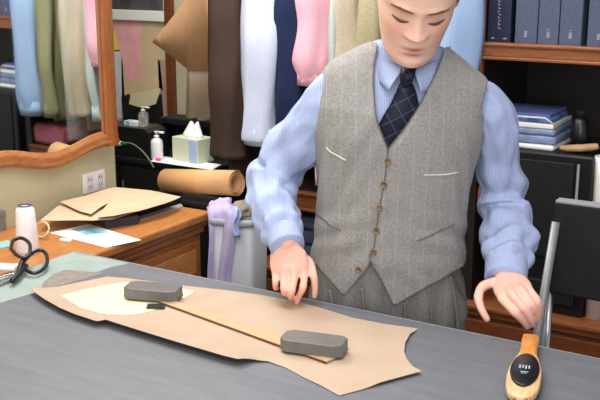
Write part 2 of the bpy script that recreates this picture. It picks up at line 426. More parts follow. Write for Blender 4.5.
# ------------------------------------------------------------------ mirror with a serpentine lower rail
MX = XW+.004
mc = onx(48, 160, MX).y; mr = onx(104.5, 120, MX).y; hw = mr-mc
zlow = onx(32, 170.5, MX).z
mir = thing('wall_mirror', 'large wall mirror in an orange wooden frame with a wavy lower edge', 'mirror', (XW+.003+math.sin(.075)*hw, mc, zlow), -.075)
def wave(s):     # s from -1..1 across the mirror, height above the lowest point
    a = min(1, abs(s)/.78); return .038*(.5-.5*math.cos(PI*a))
ZT = 1.95-zlow
n = 40; FW = .062
rail = []
for i in range(n+1):
    s = -1+2*i/n; y = s*hw; z = wave(s)
    ring = [(.0, y, z), (.012, y, z-.001), (.026, y, z+.006), (.03, y, z+.018), (.022, y, z+.026), (.026, y, z+.034), (.02, y, z+.044), (.012, y, z+.05), (.010, y, z+.056), (.0, y, z+.056)]
    rail.append(ring)
obj('bottom_rail', loft(rail), 'orange_wood_light', mir, True)
for s in (-1, 1):
    prof = [(0, 0), (.02, 0), (.03, .008), (.032, .03), (.026, .05), (.016, .056), (.016, FW), (0, FW)]
    rg = [[(x, s*(hw-d), z) for x, d in prof] for z in (wave(1), ZT)]
    obj('stile', loft(rg), 'orange_wood', mir)
obj('top_rail', box(0, .03, -hw, hw, ZT-.06, ZT, .004), 'orange_wood', mir)
gv = []
for i in range(n+1):
    s = (-1+2*i/n)*.95; gv.append([(.0085, s*hw, wave(s)+.04), (.0085, s*hw, ZT-.02)])
gl = []
for x in (.006, .0085):
    pass
rings = [[(.004, s*hw, wave(s)+.045), (.0085, s*hw, wave(s)+.045), (.0085, s*hw, ZT-.02), (.004, s*hw, ZT-.02)] for s in [(-1+2*i/n)*.94 for i in range(n+1)]]
glass = obj('glass', loft(rings), 'mirror', mir)

# wall socket
sc = onx(93.5, 181.5, XW)
so = thing('wall_socket', 'white double wall socket plate below the mirror', 'socket', (XW, sc.y, sc.z))
obj('plate', box(0, .006, -.058, .058, -.038, .038, .002), 'white_plastic', so)
for s in (-1, 1):
    oo = obj('outlet', box(.006, .009, s*.028-.017, s*.028+.017, -.028, .028, .0015), 'grey_paper', so)
    obj('slot', merge(*[box(.009, .0094, s*.028+a-.0015, s*.028+a+.0015, b-.005, b+.005) for a in (-.006, .006) for b in (-.014, .014)]), 'black_matt', oo)

# ------------------------------------------------------------------ things on the credenza
def kz(pts, z): return [tuple(onz(px, py, z)[:2]) for px, py in pts]
sb = onz(120, 221, KZ)
bx0 = kz([(104, 228.5), (139, 222), (139, 210), (106, 214)], KZ+.001)
tag(obj('document_box', prism([tuple(onz(*q, KZ)[:2]) for q in ((106, 229), (139, 224), (118, 210), (86, 215))], KZ, KZ+.03, .002), 'navy_box'), 'dark navy flat box under the kraft sheets on the credenza', 'box')
tag(obj('black_case', prism([tuple(onz(*q, KZ)[:2]) for q in ((140, 216), (182, 203), (168, 194), (122, 207))], KZ, KZ+.024, .002), 'black'), 'flat black case under the kraft sheets at the credenza end', 'case')
tag(obj('grey_ruler', prism([tuple(onz(*q, KZ)[:2]) for q in ((140, 221), (183, 207.5), (181, 204.5), (138, 217.5))], KZ, KZ+.004), 'grey_plastic'), 'pale grey ruler lying in front of the black case', 'ruler')
SH1 = [(40, 221.5), (92, 221.8), (113, 220), (127, 216), (150, 208.5), (152, 204), (126, 197), (110, 199), (75, 203), (58, 207), (50, 214)]
KH = KZ+.034
def sheet_h(seed, amp): return lambda x, y: KH+amp*(.5+.5*noise.noise(Vector((x*6+seed, y*6, seed))))
s1 = [tuple(onz(*q, KH)[:2]) for q in SH1]
SH2 = [(92, 221.5), (98, 214), (107, 206), (96, 214), (90, 219.5), (66, 214), (58, 204), (100, 194), (116, 188.5), (150, 192), (180, 199), (168, 204), (140, 211), (112, 217.5)]
SH2 = [(60, 203), (85, 197), (114, 188.5), (150, 191.5), (181, 198), (165, 205), (138, 212), (114, 217), (97, 218.5), (103, 211), (109, 204.5), (99, 209.5), (91, 215.5), (80, 212)]
tag(obj('kraft_sheet', gridpoly(s1, .03, lambda x, y: KH+.004*noise.noise(Vector((x*7, y*7, 1)))+.004, .001), 'kraft_lit'), 'lower kraft paper pattern sheet stacked on the credenza', 'paper pattern')
s2 = [tuple(onz(*q, KH+.012)[:2]) for q in SH2]
tag(obj('kraft_sheet', gridpoly(s2, .03, lambda x, y: KH+.013+.005*noise.noise(Vector((x*7, y*7, 5)))+.003, .001), 'kraft_lit'), 'upper kraft paper pattern sheet with a slit on the credenza', 'paper pattern')
lf = thing('printed_leaflet', 'white leaflet with teal picture on the credenza front edge', 'leaflet', (0, 0, 0))
lq = [tuple(onz(*q, KZ+.002)[:2]) for q in ((50, 233), (88, 224), (141, 240), (106, 247.5))]
obj('page', prism(lq, KZ+.001, KZ+.0025), 'white_paper', lf)
pq = [tuple(onz(*q, KZ+.003)[:2]) for q in ((72, 229.5), (92, 226), (112, 232.5), (88, 236))]
obj('picture', prism(pq, KZ+.0025, KZ+.003), noisy('teal_print', (70, 130, 150), (170, 210, 216), .5, 18), lf)
e = onz(66, 241.5, KZ)
tag(obj('eraser', xf(box(-.02, .02, -.009, .009, 0, .009, .002), T(*e) @ RZ(.1)), 'white_plastic'), 'small white eraser in front of the leaflet', 'eraser')
g = onz(1, 231, KZ)
gb = thing('grey_box', 'small grey box at the far left on the credenza', 'box', (g.x-.06, g.y-.03, KZ), 0)
obj('body', box(-.05, .065, -.05, .05, 0, .052, .002), 'grey_box', gb); obj('lid', box(-.052, .067, -.052, .052, .05, .068, .002), 'grey_box', gb)
# cone of thread
c0 = onz(28, 253, KZ)
tc = thing('thread_cone', 'white cone of thread standing behind the black-handled shears', 'thread cone', (c0.x, c0.y, KZ))
hc = .150
obj('thread', lathe([(.034, .006), (.036, .012), (.028, hc-.012), (.026, hc-.008)], 32), 'thread', tc, True)
obj('spool', lathe([(.033, 0), (.033, .006), (.02, .006), (.02, hc-.006), (.021, hc), (.017, hc+.001), (.015, hc-.006), (.010, hc-.008)], 24), 'white_plastic', tc, True)
obj('spool_rim', lathe([(.0155, hc), (.0205, hc), (.021, hc+.003), (.0155, hc+.003), (.0155, hc)], 24, cap=False), newmat('indigo_plastic', (70, 68, 110), .5), tc, True)
# beige tape loop
lp = onz(42, 232, KZ+.02)
pts = [(lp.x+.03*math.cos(a), lp.y+.012*math.sin(a), KZ+.028+.022*math.sin(a)) for a in [2*PI*i/20 for i in range(21)]]
tag(obj('tape_loop', tube(pts, .0035, 8), newmat('beige_tape', (216, 190, 150), .6), smooth=True), 'beige tape loop between thread cone and kraft sheets', 'tape')
# card and pin cushion at the far left
tag(obj('teal_card', prism(kz([(-8, 244), (9, 240), (11, 246), (-6, 249.5)], KZ+.001), KZ, KZ+.002), newmat('teal_card_paper', (140, 190, 184), .6)), 'pale teal card beside the shears at the far left', 'card')
# ------------------------------------------------------------------ shears on the mint table edge
sh = thing('tailor_shears', 'tailor shears with black loop handles at the left table edge', 'shears', tuple(onz(18, 275, TZ)))
S0 = Vector(onz(18, 275, TZ))
def sl(px, py, z): return Vector(onz(px, py, TZ+z))-S0
def loop_at(pts, z, r):
    P = [sl(px, py, zz) for px, py, zz in pts]; P = smoothpts([tuple(p) for p in P+[P[0]]], 5)
    return tube(P, r, 10)
h1 = obj('handle', loop_at([(11, 249, .05), (13, 241, .055), (21, 238, .058), (29, 243, .055), (30, 251, .048), (27, 257, .04), (18, 256, .043)], 0, .0052), 'black_gloss', sh, True)
h2 = obj('handle', loop_at([(23, 268, .015), (24, 262, .022), (31, 254, .03), (40, 250, .032), (46, 254, .025), (47, 263, .016), (42, 270, .01), (33, 273, .009)], 0, .0052), 'black_gloss', sh, True)
obj('shank', tube(smoothpts([tuple(sl(28, 256, .04)), tuple(sl(23, 261, .03)), tuple(sl(20, 267, .022)), tuple(sl(18, 274, .014)), tuple(sl(14, 280, .01))], 5), [.0075]*21, 10), 'black_gloss', h1, True)
obj('shank', tube(smoothpts([tuple(sl(26, 266, .016)), tuple(sl(22, 270, .016)), tuple(sl(18, 275, .016)), tuple(sl(12, 281, .012))], 5), [.0075]*16, 10), 'black_gloss', h2, True)
for k_, (a, b) in enumerate(((( -30, 297), (16, 278)), ((-34, 290), (15, 276)))):
    A = sl(*a, .0); B = sl(*b, .0); d = (B-A).normalized(); nn = Vector((-d.y, d.x, 0)); z0 = .004+.005*k_
    pl = [A, B-nn*.010, B+nn*.010]
    obj('blade', prism([(p.x, p.y) for p in pl], z0, z0+.004, .0008), 'steel', sh)
obj('pivot_screw', xf(lathe([(.006, 0), (.006, .004), (.004, .006)], 16), T(*sl(14, 278, .012))), 'steel', sh, True)
# scissor feet on the table
tag(obj('white_chalk', xf(box(-.03, .03, -.02, .02, 0, .012, .004), T(*(onz(2, 267, TZ)+Vector((.02, 0, -.003)))) @ RZ(.4)), 'white_plastic'), 'white tailor chalk block beside the shears at far left', 'chalk')

# ================================================================== NOOK beyond the wall corner
BKY = 3.16
bx_l, bx_r = -3.35, ony(212, 165, BKY).x
nz = ony(180, 165, BKY).z
cb = thing('black_cabinet', 'black storage cabinet in the corner beyond the mirror wall', 'cabinet', (bx_l, BKY, 0))
w_ = bx_r-bx_l; d_ = .5
obj('carcass', box(0, w_, .02, d_, 0, nz-.02), 'black', cb); obj('top', box(0, w_, 0, d_, nz-.02, nz, .003), 'black', cb)
for i in (0, 1):
    dd = obj('door', box(.01+i*w_/2, w_/2-.005+i*w_/2, .005, .02, .05, nz-.04, .003), 'black', cb)
    obj('handle', tube([(w_/2+(-.03 if i == 0 else .03), -.002, nz-.2), (w_/2+(-.03 if i == 0 else .03), -.002, nz-.1)], .005, 8), 'chrome', dd)
# rounded black file box at the left on top
fx1 = ony(152, 150, BKY+.02).x; fz = ony(135, 128, BKY+.02).z-nz
fb = thing('file_box', 'black file box with rounded corner on the black cabinet', 'file box', (-3.3, BKY+.02, nz))
L_ = fx1+3.3
pl = [(0, 0), (L_, 0), (L_-.004, fz*.5), (L_-.016, fz*.88), (L_-.04, fz), (0, fz)]
obj('body', xf(prism(pl, 0, .12, .003), RX(PI/2) @ T(0, 0, -.12)), 'black_gloss', fb)
# raised black shelf at the back
zz = ony(188, 119, BKY+.23).z
rx0, rx1 = ony(160, 119, BKY+.21).x, ony(213, 119, BKY+.21).x
rs = thing('desk_riser', 'black desk riser shelf behind the tissue box', 'shelf', (rx0, BKY+.2, nz))
obj('board', box(0, rx1-rx0, 0, .12, zz-nz-.025, zz-nz, .002), 'black', rs)
obj('side', box(0, .015, 0, .12, 0, zz-nz-.025), 'black', rs); obj('side', box(rx1-rx0-.015, rx1-rx0, 0, .12, 0, zz-nz-.025), 'black', rs)
obj('back_panel', box(.015, rx1-rx0-.015, .1, .11, 0, zz-nz-.025), 'black_matt', rs)
p0 = ony(190, 118, BKY+.25)
tag(obj('green_tape', xf(lathe([(.016, 0), (.026, 0), (.026, .02), (.016, .02), (.016, 0)], 24, cap=False), T(p0.x, BKY+.26, zz)), 'green', smooth=False), 'small green tape roll on the black riser shelf', 'tape roll')
p0 = ony(203, 118, BKY+.25)
V, Fc = lathe([(.004, .05), (.018, .045), (.028, .03), (.032, .012), (.03, 0)], 20)
tag(obj('crumpled_tissue', ([Vector(v)+Vector((p0.x, BKY+.26, zz))+Vector((0, 0, max(0, .25*noise.noise(Vector(v)*60)*v[2]))) for v in V], Fc), 'white_paper'), 'crumpled white paper on the black riser shelf', 'paper')
# tissue box with tissue
tb = ony(186, 157, BKY+.05)
tx = thing('tissue_box', 'pale tissue box with a white tissue on the black cabinet', 'tissue box', (tb.x, BKY+.1, nz), math.radians(-8))
bw = .075; bh = ony(186, 138, BKY+.06).z-nz
obj('carton', box(-bw, bw, -.05, .05, 0, bh, .003), 'pale_green', tx)
obj('printed_side', box(bw*.35, bw-.004, -.0508, -.05, .006, bh-.006), 'blue_scrap', tx)
tv = []
for j in range(5):
    s = j/4; ring = []
    for i in range(16):
        a = 2*PI*i/16; rr = (1-.75*s)
        ring.append((.062*rr*math.cos(a)+.012*s, .024*rr*math.sin(a)+.008*math.sin(3*a)*s, bh-.002+.060*s+.010*math.sin(2*a+1)*s))
    tv.append(ring)
obj('tissue', loft(tv), 'white_paper', tx, True)
# pump bottles
def pump(name, lab, px, py, y, h, r, mat, base):
    p_ = ony(px, py, y)
    o = thing(name, lab, 'bottle', (p_.x, y, base))
    obj('bottle', lathe([(r*.9, 0), (r, .006), (r, h*.6), (r*.85, h*.7), (r*.4, h*.77), (r*.36, h*.82)], 24), mat, o, True)
    pm = obj('pump_head', merge(lathe([(r*.45, h*.78), (r*.45, h*.85), (r*.15, h*.86), (r*.15, h*.93), (r*.35, h*.94), (r*.35, h), (.001, h)], 20), box(-.001, r*1.5, -r*.25, r*.25, h*.94, h)), 'white_plastic', o, True)
    return o
pump('lotion_bottle', 'white pump lotion bottle beside the tissue box', 157, 150, BKY+.035, .125, .026, 'white_plastic', nz)
pump('sanitizer_bottle', 'clear sanitizer pump bottle on the black file box', 143.5, 120, BKY+.08, .085, .022, 'clear', nz+fz)
p0 = ony(130, 128, BKY+.06)
cbx = thing('small_carton', 'small blue and white carton on the black file box', 'carton', (p0.x, BKY+.07, nz+fz))
obj('body', box(-.025, .045, -.02, .02, 0, .02, .001), 'white_plastic', cbx); obj('blue_end', box(-.012, .006, -.0206, .0205, .0005, .0206), 'aqua', cbx)
# papers on the cabinet top
pp = [(ony(155, 160, BKY+.02).x, BKY-.01), (ony(214, 160, BKY).x, BKY-.015), (ony(208, 160, BKY).x, BKY+.09), (ony(155, 160, BKY+.06).x, BKY+.1)]
tag(obj('paper_sheet', prism(pp, nz+.0005, nz+.002), 'white_paper'), 'white paper sheet on the black cabinet under the tissue box', 'paper')
p0 = ony(158, 160, BKY+.01)
tag(obj('pink_eraser', xf(box(-.012, .012, -.006, .006, 0, .012, .002), T(p0.x, BKY+.012, nz+.002)), 'hot_pink'), 'small pink eraser at the cabinet front edge', 'eraser')
# cable with plug
P = [ony(116, 145, BKY-.01), ony(122, 143, BKY-.015), ony(131, 143.5, BKY-.02), ony(140, 149, BKY-.02), ony(148, 158, BKY-.02), ony(154, 168, BKY-.02)]
ca = thing('power_cable', 'grey power cable with green-tipped plug across the black file box', 'cable', tuple(P[0]))
obj('cord', tube([Vector(p)-P[0] for p in smoothpts([tuple(p) for p in P[1:]], 6)], .0035, 8), newmat('grey_cord', (110, 110, 112), .5), ca, True)
pg = obj('plug', tube([Vector((0, 0, 0)), P[1]-P[0]], [.006, .010], 10), 'white_plastic', ca, True)
obj('green_tip', tube([P[1]-P[0], (P[2]-P[0])*.7], [.010, .004], 10), 'green', pg, True)

# kraft roll lying in front of the cabinet, over the bin
Ra = ony(166, 181, 2.84); Rb = ony(237, 183.5, 2.80)
ax = (Rb-Ra); LR = ax.length; rr = .047
ro = thing('kraft_roll', 'thick roll of kraft paper lying behind the credenza end', 'paper roll', tuple(Ra))
ang = math.atan2(ax.y, ax.x); tl = -math.asin(ax.z/LR)
mt = RZ(ang) @ RY(tl)
sp_ = []
for i in range(60):
    a = 2*PI*i/22; r_ = rr*(1-.0052*i); sp_.append((r_*math.cos(a+.9), r_*math.sin(a+.9)))
rings = []
for (yy_, zz_) in sp_: rings.append([(0, yy_, zz_), (LR, yy_*1.02, zz_*1.02)])
V = [mt @ Vector(p) for r_ in rings for p in r_]; Fc = [(2*i, 2*i+1, 2*i+3, 2*i+2) for i in range(len(rings)-1)]
o = obj('rolled_paper', (V, Fc), 'kraft_roll', ro, True)
md = o.modifiers.new('thickness', 'SOLIDIFY'); md.thickness = .0012
V, Fc = lathe([(rr*.58, .002), (rr*.66, .002), (rr*.66, LR-.004), (rr*.58, LR-.004), (rr*.58, .002)], 30, cap=False)
obj('core_tube', xf((V, Fc), mt @ RY(PI/2)), 'kraft_dark', ro, True)
# stool carrying the roll
sy0 = min(Ra.y, Rb.y)-.03
st = thing('side_stand', 'dark wooden stand under the kraft paper roll', 'stand', (-2.16, 2.84, 0))
zt = min(Ra.z, Rb.z)-rr
obj('top', box(-.1, .09, -.055, .055, zt-.02, zt-.001, .003), 'case_dark', st)
for a in (-.085, .075):
    for b in (-.04, .04): obj('leg', box(a-.012, a+.012, b-.012, b+.012, 0, zt-.02), 'case_dark', st)

# papers pinned to the back wall
def pinned(name, lab, cat, pts, y, mat, th=.001, parent=None):
    P = [ony(px, py, y) for px, py in pts]; c = P[0]
    V, Fc = prism([(p.x, p.z) for p in P], 0, th)
    V = [Vector((v[0], y-v[2], v[1])) for v in V]
    return tag(obj(name, (V, Fc), mat), lab, cat) if lab else (V, Fc)
pinned('printed_page', 'narrow pale printed page hanging below the yellow note', 'paper', [(104, 50), (122, 50), (126, 118), (104, 118)], YB, 'grey_paper')
pinned('manila_sheet', 'manila pattern sheet pinned behind the pink slip', 'paper', [(121, 22), (156, 24), (163, 90), (122, 99)], YB, 'manila')
pinned('pink_slip', 'pink paper slip pinned to the back wall over the manila sheet', 'paper', [(112.5, 18.5), (141, 20.5), (142.5, 78), (127, 80)], YB-.0006, 'pink_paper')
pinned('sticky_note', 'yellow sticky note left of the pink slip', 'note', [(106, 30), (117, 31), (120, 51), (109, 52)], YB-.0, 'yellow')
pinned('pink_strip', 'faded pink strip hanging beside the brown trim', 'paper', [(158, 60), (166, 60), (168, 114), (160, 114)], YB, noisy('faded_pink', (190, 150, 140), (176, 134, 126), .8, 20))
pinned('cream_envelope', 'cream envelope in the black wall pocket', 'envelope', [(129, 104), (131, 94), (161, 88), (156, 104), (142, 108)], YB-.0195, 'cream')
wp = thing('wall_pocket', 'black wall pocket holding the cream envelope', 'pocket', (0, 0, 0))
V, Fc = pinned('x', None, None, [(124, 96), (130, 94), (133, 106), (158, 103), (162, 94), (164, 122), (126, 122)], YB, None, .02)
obj('pocket_front', ([Vector((v[0], v[1], v[2])) for v in V], Fc), 'black', wp)
# white-framed picture at the top
P0 = ony(104, 19, YB); P1 = ony(171, 21, YB)
fr = thing('framed_picture', 'white framed dark picture at the top of the nook wall', 'picture', (P0.x, YB, P0.z))
W_ = P1.x-P0.x
obj('frame', merge(box(0, W_, -.02, 0, 0, .05, .003), box(0, .03, -.02, 0, .05, .33, .003), box(W_-.03, W_, -.02, 0, .05, .33, .003), box(0, W_, -.02, 0, .33, .36, .003)), 'white_plastic', fr)
obj('print', box(.03, W_-.03, -.012, -.002, .05, .33), noisy('dark_print', (52, 54, 60), (92, 90, 92), .3, 8), fr)

# kraft patterns hanging left of the brown jacket
def hanging_sheet(name, lab, pts, y, mat, bow=.02, nx=14, skew=-.25):
    P = [ony(px, py, y) for px, py in pts]
    b = bmesh.new(); b.faces.new([b.verts.new((p.x, 0, p.z)) for p in P])
    xs = [p.x for p in P]; zs = [p.z for p in P]
    for i in range(1, nx):
        x = min(xs)+(max(xs)-min(xs))*i/nx
        bmesh.ops.bisect_plane(b, geom=b.verts[:]+b.edges[:]+b.faces[:], plane_co=(x, 0, 0), plane_no=(1, 0, 0))
    r_ = bmesh.ops.extrude_face_region(b, geom=b.faces[:]); top = set(g for g in r_['geom'] if isinstance(g, bmesh.types.BMVert))
    for v in b.verts:
        s = (v.co.x-min(xs))/(max(xs)-min(xs))
        v.co.y = y+bow*math.sin(PI*s)+skew*0*(s-.5)+(.0012 if v in top else 0)
    vf = b2vf(b)
    return obj(name, vf, mat, None, True)
hp = thing('hanging_pattern', 'big angular kraft paper pattern hanging left of the brown jacket', 'paper pattern', tuple(ony(190, -60, 3.26)))
o = hanging_sheet('sheet', '', [(152, 42), (184, -2), (204, -44), (222, -44), (220, 0), (211, 70), (186, 71)], 3.26, 'kraft_dark'); o.parent = hp; o.matrix_parent_inverse = Matrix.Translation(-Vector(hp.location))
hk = ony(213, -44, 3.26)-Vector(hp.location)
obj('cord', tube([hk, hk+Vector((0, .01, .12)), Vector((hk.x, YB-hp.location.y, hk.z+.15))], .002, 6), 'kraft', hp)
hp2 = thing('hanging_pattern', 'narrow kraft paper strip hanging below the big angular pattern', 'paper pattern', tuple(ony(198, 60, 3.28)))
o = hanging_sheet('sheet', '', [(187, 10), (210, 10), (210, 118), (186, 118)], 3.28, 'kraft', .01, 6); o.parent = hp2; o.matrix_parent_inverse = Matrix.Translation(-Vector(hp2.location))

# ================================================================== WASTE BIN with scraps
bp = ony(240, 222, 2.74)
bn = thing('waste_bin', 'tall grey plastic bin full of fabric scraps beside the credenza', 'bin', (bp.x, 2.74, 0), math.radians(18))
bz = ony(245, 217, 2.70).z
def rrect(a, b, r, z, n=6):
    out = []
    for cx, cy_, a0 in ((a-r, b-r, 0), (-a+r, b-r, PI/2), (-a+r, -b+r, PI), (a-r, -b+r, 1.5*PI)):
        for i in range(n+1):
            q = a0+PI/2*i/n; out.append((cx+r*math.cos(q), cy_+r*math.sin(q), z))
    return out
obj('body', loft([rrect(.062, .085, .02, 0), rrect(.078, .105, .024, bz), rrect(.072, .099, .022, bz), rrect(.066, .092, .02, bz-.06)]), 'grey_plastic', bn, True)
obj('rim', loft([rrect(.081, .108, .026, bz-.022), rrect(.085, .112, .028, bz-.02), rrect(.085, .112, .028, bz), rrect(.076, .103, .024, bz+.003), rrect(.074, .1, .024, bz-.01)], cap=False), 'grey_plastic', bn, True)
def scrap(name, lab, px, py, y, sx, sy_, sz, mat, seed, tail=None):
    c = ony(px, py, y); V, Fc = [], []
    b = bmesh.new(); bmesh.ops.create_icosphere(b, subdivisions=4, radius=1)
    for v in b.verts:
        n_ = 1+.30*noise.noise(v.co*1.8+Vector((seed, 0, 0)))+.22*noise.noise(Vector((v.co.x*7, v.co.y*3, v.co.z*3))+Vector((0, seed, 0)))+.08*math.sin(v.co.x*9+v.co.y*5+seed)
        v.co = Vector((v.co.x*sx, v.co.y*sy_, v.co.z*sz))*n_
        if tail and v.co.z < 0: v.co.z *= tail
        v.co += c
    return tag(obj(name, b2vf(b), mat, None, True), lab, 'fabric scrap', 'fabric scraps in the grey bin')
scrap('fabric_scrap', 'lilac fabric scrap bunched on the left of the bin', 221, 208, 2.72, .046, .05, .034, 'lavender', 3)
scrap('fabric_scrap', 'taupe fabric scrap at the back of the bin', 247, 209, 2.77, .050, .055, .030, 'taupe', 9)
# cloth hanging over the bin front
def drape(name, lab, x0, x1, ytop, ybot, y, mat, seed, wsc=1):
    cols, rows = 14, 22; V, Fc = [], []
    for layer in (0, 1):
        for j in range(rows+1):
            s = j/rows
            for i in range(cols+1):
                q = i/cols; wv = .5+.5*math.sin(3*s+seed)
                px = x0+(x1-x0)*q*(1-.25*s)+4*s+2*math.sin(5*s+seed)
                py = ytop+(ybot-ytop)*s-6*math.sin(PI*q)*(s < .15)
                p = ony(px, py, y-.018*math.sin(q*PI*3+2*s+seed)*.6-.012*layer*-1-.02*min(1, s*5)+(.05 if j == 0 else .02 if j == 1 else 0))
                V.append(p)
    k_ = (cols+1)*(rows+1)
    for j in range(rows):
        for i in range(cols):
            a = j*(cols+1)+i; f = (a, a+1, a+cols+2, a+cols+1)
            Fc.append(f); Fc.append(tuple(k_+v for v in f[::-1]))
    bd = [(i, i+1) for i in range(cols)]+[(rows*(cols+1)+i+1, rows*(cols+1)+i) for i in range(cols)]+[((j+1)*(cols+1), j*(cols+1)) for j in range(rows)]+[(j*(cols+1)+cols, (j+1)*(cols+1)+cols) for j in range(rows)]
    for a, b in bd: Fc.append((b, a, k_+a, k_+b))
    return tag(obj(name, (V, Fc), mat, None, True), lab, 'fabric scrap', 'fabric scraps in the grey bin')
drape('fabric_scrap', 'long lilac strip hanging down the front of the bin', 206, 235, 207, 300, 2.645, 'lavender', 0.4)
drape('fabric_scrap', 'pale blue scrap folded over the bin rim', 226, 240, 212, 236, 2.65, 'blue_scrap', 1.7)

# ================================================================== BOOKCASE
BY = 3.18; BX = -2.13
bc = thing('bookcase', 'long reddish-brown wooden bookcase and closet along the back wall', 'bookcase', (BX, BY, 0))
def bb(x0, x1, y0, y1, z0, z1, b=0): return box(x0-BX, x1-BX, y0-BY, y1-BY, z0, z1, b)
zl0 = ony(570, 322, BY-.03).z; sx0 = ony(470.5, 45, BY).x; sx1 = ony(482.5, 45, BY).x
obj('stile', bb(sx0, sx1, BY, BY+.03, 1.15, 2.3, .004), 'case_light', bc)
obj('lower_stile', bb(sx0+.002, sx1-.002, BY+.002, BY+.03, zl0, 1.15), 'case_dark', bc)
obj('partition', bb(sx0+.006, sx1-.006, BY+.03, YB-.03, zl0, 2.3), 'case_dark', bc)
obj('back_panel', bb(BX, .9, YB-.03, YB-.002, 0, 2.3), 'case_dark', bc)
obj('right_side', bb(.88, .9, BY, YB-.03, 0, 2.3), 'case_wood', bc)
obj('top_board', bb(BX, .9, BY, YB-.03, 2.3, 2.34), 'case_wood', bc)
# shelf over the right compartment
zs0 = ony(540, 62.5, BY-.01).z; zs1 = ony(540, 44.5, BY-.01).z
obj('shelf', bb(sx1, .88, BY+.02, YB-.03, zs0+.005, zs1-.003), 'case_wood', bc)
obj('shelf_edge', merge(bb(sx1-.002, .88, BY-.012, BY+.022, zs0, zs0+.012, .004), bb(sx1-.002, .88, BY-.004, BY+.022, zs0+.012, zs1-.012, .002), bb(sx1-.002, .88, BY-.014, BY+.022, zs1-.014, zs1, .005)), 'case_light', bc)
# closet floor shelf on the left
zc1 = ony(305, 192, BY).z; zc0 = ony(305, 211, BY).z
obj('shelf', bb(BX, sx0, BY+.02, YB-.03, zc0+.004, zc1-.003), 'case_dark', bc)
obj('shelf_edge', merge(bb(BX, sx0+.01, BY-.012, BY+.022, zc0, zc0+.014, .004), bb(BX, sx0+.01, BY-.004, BY+.022, zc0+.014, zc1-.014, .002), bb(BX, sx0+.01, BY-.012, BY+.022, zc1-.014, zc1, .004)), 'case_wood', bc)
# base cabinet with moulded ledge and drawers
zl = ony(570, 318, BY).z
zl = ony(570, 322, BY-.03).z
obj('base_ledge', merge(bb(BX, .9, BY-.04, YB-.03, zl-.02, zl, .006), bb(BX, .9, BY-.025, BY, zl-.045, zl-.02, .005)), 'case_light', bc)
obj('base_body', bb(BX, .9, BY-.012, YB-.03, .06, zl-.045), 'case_wood', bc)
obj('plinth', bb(BX, .9, BY-.02, YB-.03, 0, .07, .003), 'case_wood', bc)
for i in range(5):
    x0 = BX+.02+i*.6; dr = obj('drawer', bb(x0, x0+.575, BY-.026, BY-.012, .1, zl-.06, .005), 'case_wood', bc)
    obj('knob', xf(lathe([(.005, 0), (.006, .012), (.013, .018), (.010, .026), (.001, .028)], 14), T(x0+.265-BX, -.026, zl-.2) @ RX(PI/2)), 'steel', dr, True)

# sample binders on the shelf
def binder(px0, px1, lab, mat, h, marks, lean=0):
    y = BY+.03; x0 = ony(px0, 40, y).x; x1 = ony(px1, 40, y).x; w = x1-x0
    o = thing('sample_binder', lab, 'binder', ((x0+x1)/2, y, zs1-.003), 0, 'fabric sample binders on the shelf')
    obj('cover', merge(box(-w/2, w/2, 0, .006, 0, h, .002), box(-w/2, -w/2+.004, .004, .24, 0, h, .001), box(w/2-.004, w/2, .004, .24, 0, h, .001)), mat, o)
    obj('pages', box(-w/2+.004, w/2-.004, .008, .23, .006, h-.006), 'grey_paper', o)
    if marks == 'script':
        ms = []; z = .045
        while z < h-.03:
            zl_ = random.choice((.006, .009, .012)); a = random.uniform(-.003, .002)
            ms.append(box(a-.004, a+.004, -.0006, 0, z, z+.0022)); ms.append(box(a-.004, a-.0022, -.0006, 0, z, z+zl_)); z += zl_+.004
        obj('spine_lettering', merge(*ms), 'spine_mark', o)
        obj('foot_mark', box(-w*.32, -w*.2, -.0006, 0, .012, .016), 'spine_mark', o); obj('foot_mark', box(w*.2, w*.34, -.0006, 0, .012, .016), 'spine_mark', o)
    elif marks:
        ms = []
        for k_ in range(marks):
            ms += [box(-.005+k_*.003, -.0035+k_*.003, -.0006, 0, .022, .042-.004*(k_ % 2)), box(-.005, .005, -.0006, 0, .024+k_*.008, .0255+k_*.008)]
        obj('spine_label', merge(*ms), 'spine_mark', o)
    return o
binder(487, 510, 'dark navy sample binder next to the wooden stile', 'binder_navy', .30, 'script')
binder(514.5, 536.5, 'blue-grey sample binder right of the navy one', 'binder_grey', .30, 3)
binder(537.5, 558, 'middle blue-grey sample binder of the three standing together', 'binder_grey', .30, 4)
binder(559, 581, 'blue-grey sample binder left of the dark gap', 'binder_grey', .30, 4)
binder(587, 610, 'blue-grey sample binder right of the dark gap', 'binder_grey', .30, 3)

# black equipment box box on the ledge and packed shirts on top
pz = ony(550, 153, BY+.01).z
px0, px1 = ony(505, 153, BY+.02).x, ony(594, 153, BY+.02).x
pb = thing('black_equipment_box', 'glossy black equipment box inside the bookcase under the packed shirts', 'equipment box', (px0, BY+.02, zl))
wp_ = px1-px0
obj('body', box(0, wp_, 0, .36, 0, pz-zl, .01), 'black_gloss', pb)
obj('front_panel', box(.04, wp_-.06, -.006, 0, .2, pz-zl-.03, .003), 'black', pb)
obj('paper_tray', box(.03, wp_-.03, -.015, 0, .04, .12, .004), 'black', pb)
obj('side_trim', box(wp_-.05, wp_-.042, -.006, 0, .05, pz-zl-.03), 'grey_plastic', pb)
p0 = ony(597, 166, BY+.05)
wt = thing('paper_cup', 'white paper cup beside the black equipment box at the right photo edge', 'cup', (p0.x+.025, BY+.06, zl))
hz = ony(597, 156, BY+.05).z-zl
obj('stack', lathe([(.03, 0), (.034, hz-.07), (.036, hz), (.031, hz), (.03, hz-.03)], 24), 'white_plastic', wt, True)
def pack(px0, px1, pyb, pyt, y, lab, mat, rz):
    a = ony(px0, pyb, y); b = ony(px1, pyb, y); h = ony(px1, pyt, y).z-a.z; w = b.x-a.x
    return a, w, h
